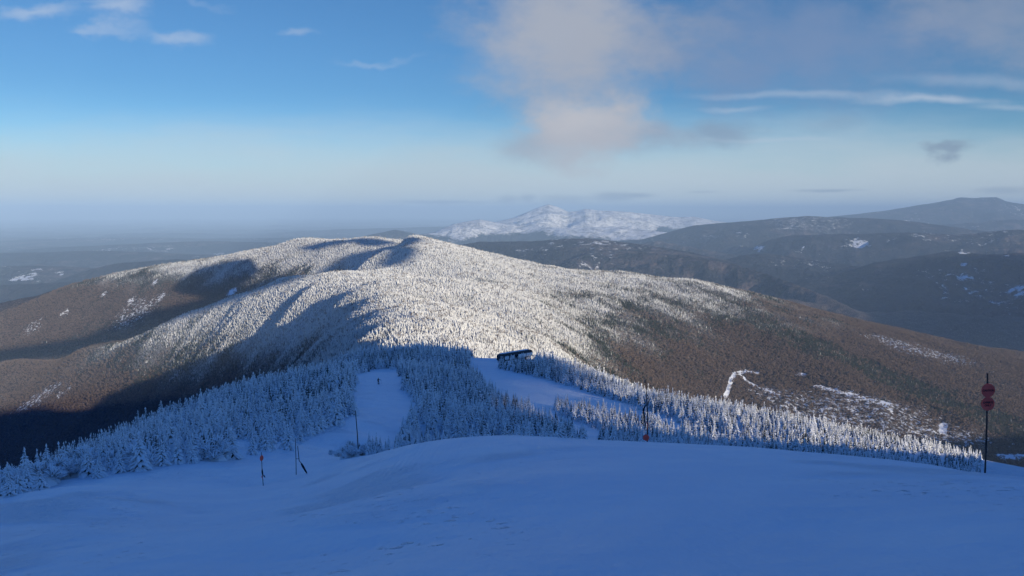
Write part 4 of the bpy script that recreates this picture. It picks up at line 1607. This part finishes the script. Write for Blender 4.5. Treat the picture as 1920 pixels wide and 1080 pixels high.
for (px, py, rx, ry, a_) in ((800, 379, 90, 6, .6), (870, 378, 80, 4, .5), (1550, 355, 75, 4, .7), (950, 373, 24, 11, .55), (988, 371, 20, 9, .6), (1060, 373, 60, 9, .5), (1150, 369, 52, 12, .7), (1200, 366, 34, 6, .7), (1320, 361, 40, 3, .4), (1880, 358, 60, 10, .5), (1050, 384, 120, 8, .4)):
    col = C_(col, px, py, rx, ry, a_, (.25, .32, .42), 0.012, (1.2, 0.1))
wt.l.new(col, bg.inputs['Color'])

# air: one even volume round everything
bm = bmesh.new()
bmesh.ops.create_cube(bm, size=1.0)
me = bpy.data.meshes.new('haze')
bm.to_mesh(me)
bm.free()
hz = link('haze', me)
zlo, zhi = float(gz.min()) - 1.0, max(float(gz.max()), 60.0) + 25.0
hz.scale = (190000, 190000, zhi - zlo)
hz.location = (0, 0, (zhi + zlo) / 2)
hm = bpy.data.materials.new('thin_air')
hm.use_nodes = True
hm.node_tree.nodes.clear()
pv = hm.node_tree.nodes.new('ShaderNodeVolumePrincipled')
out = hm.node_tree.nodes.new('ShaderNodeOutputMaterial')
hm.node_tree.links.new(pv.outputs[0], out.inputs['Volume'])
pv.inputs['Color'].default_value = (0.40, 0.59, 0.87, 1)
pv.inputs['Density'].default_value = 4.6e-5
pv.inputs['Anisotropy'].default_value = -0.2
me.materials.append(hm)
tag(hz, 'thin blue winter haze filling the air over the valleys', 'haze', None, 'stuff')

# unseen cloud sheets added beyond the frame to shade woods, ridge folds and valley
def to_sun(x, y, z, zc):
    L = (zc - z) / math.tan(SUN_EL)
    return x + L * math.sin(SUN_AZ), y - L * math.cos(SUN_AZ)


def shade_stratus(outline, zc, thick, label, density):
    assert zc - thick > zhi
    """unseen thin cloud sheet, added to cast shade, with a wandering rim"""
    pts = []
    n = len(outline)
    for i in range(n):
        (x0, y0), (x1, y1) = outline[i], outline[(i + 1) % n]
        m = max(1, int(math.hypot(x1 - x0, y1 - y0) / 9))
        for k in range(m):
            pts.append((x0 + (x1 - x0) * k / m, y0 + (y1 - y0) * k / m))
    P = np.array(pts)
    P = P + np.stack([fbm(P[:, 0] / 22, P[:, 1] / 22, 3, 5), fbm(P[:, 0] / 22, P[:, 1] / 22, 3, 6)], -1) * 5
    bm = bmesh.new()
    c = P.mean(0)
    rings = []
    for s_, dz_ in ((.955, -.5), (1.0, -.1), (.99, .25), (.95, .5)):
        rings.append([bm.verts.new((c[0] + (p[0] - c[0]) * s_, c[1] + (p[1] - c[1]) * s_, zc + dz_ * thick)) for p in P])
    for r0, r1 in zip(rings[:-1], rings[1:]):
        for k in range(len(P)):
            bm.faces.new((r0[k], r0[(k + 1) % len(P)], r1[(k + 1) % len(P)], r1[k]))
    bm.faces.new(list(reversed(rings[0])))
    bm.faces.new(rings[-1])
    bmesh.ops.triangulate(bm, faces=[f for f in bm.faces if len(f.verts) > 4])
    me = bpy.data.meshes.new('cloud')
    bm.to_mesh(me)
    bm.free()
    m = bpy.data.materials.new('shade_cloud_vapour')
    m.use_nodes = True
    m.node_tree.nodes.clear()
    v = m.node_tree.nodes.new('ShaderNodeVolumePrincipled')
    o_ = m.node_tree.nodes.new('ShaderNodeOutputMaterial')
    m.node_tree.links.new(v.outputs[0], o_.inputs['Volume'])
    v.inputs['Color'].default_value = (.97, .97, .98, 1)
    v.inputs['Density'].default_value = density
    o = link('cloud', me, m)
    tag(o, label, 'cloud', None, 'stuff')


ZC = zhi + 30
sx_ = (ZC - 180) / math.tan(SUN_EL)
near_shade_bank = [(606, -800), (606, -656), (616, -650), (640, -645), (655, -632), (672, -612), (700, -600), (716, -570), (728, -520), (705, -460), (655, -404), (600, -400), (540, -450), (470, -560), (400, -660), (380, -800)]  # outline drawn so the added cloud's shade covers the near woods
shade_stratus([(px_ + sx_ * math.sin(SUN_AZ), py_ - sx_ * math.cos(SUN_AZ)) for px_, py_ in near_shade_bank], ZC, 5.0, 'unseen low thin cloud sheet added to shade the near woods', 0.35)


def shade_bank_for(pix, zc, thick, label, density):  # unseen sheet placed sunward so its shade falls on the given ground points
    out = []
    zc = max(zc, zhi + 20)
    for (px_, py_, Y_) in pix:
        x_, y_, z_ = unproj(px_, py_, Y_)
        out.append(to_sun(x_, y_, float(height(np.array([x_]), np.array([y_]))[0]), zc))
    shade_stratus(out, zc, thick, label, density)


shade_bank_for([(318, 548, 3460), (335, 522, 3520), (372, 503, 3590), (420, 497, 3600), (470, 500, 3560), (488, 520, 3420), (450, 540, 3330), (400, 556, 3290)], 430, 4, 'unseen small low cloud added to shade the left spur', 0.5)
shade_bank_for([(748, 453, 3200), (720, 447, 3290), (690, 445, 3330), (655, 451, 3400), (600, 463, 3500), (553, 475, 3500), (590, 481, 3400), (650, 474, 3330), (700, 467, 3200)], 560, 4, 'unseen long narrow cloud added to shade the back of the ridge', 0.5)

shade_bank_for([(-60, 655, 3420), (150, 636, 3400), (270, 612, 3380), (350, 582, 3350), (450, 552, 3320), (530, 526, 3290), (530, 536, 3180), (450, 562, 3170), (350, 596, 3170), (270, 634, 3200), (150, 662, 3260), (-60, 686, 3290)], 420, 4, 'unseen drawn-out low cloud added to shade the slope behind the middle spur', 0.5)
shade_bank_for([(744, 464, 3060), (700, 478, 3170), (650, 495, 3180), (600, 508, 3120), (555, 520, 2950), (610, 515, 2720), (660, 505, 2720), (705, 486, 2860)], 430, 4, 'unseen small low cloud added to shade the fold west of the ridge top', 0.5)

shade_bank_for([(1540, 600, 5000), (1570, 545, 6000), (1640, 500, 6900), (1720, 486, 7050), (1800, 480, 7000), (1960, 480, 6900), (2050, 560, 5600), (2000, 660, 4700), (1850, 690, 4500), (1700, 650, 4700)], 430, 8, 'unseen wide thin cloud bank added to half shade the right-hand valley', 0.03)

# ------------------------------------------------------------------ picture
vs_ = SC.view_settings
vs_.view_transform = 'Standard'
vs_.look = 'None'
vs_.exposure = 0.45
vs_.gamma = 1.0
vs_.use_curve_mapping = False
cy = SC.cycles
cy.max_bounces = 6
cy.diffuse_bounces = 3
cy.volume_bounces = 0
cy.use_denoising = True
cy.denoiser = 'OPENIMAGEDENOISE'
cy.denoising_input_passes = 'RGB_ALBEDO_NORMAL'
SC.render.film_transparent = False
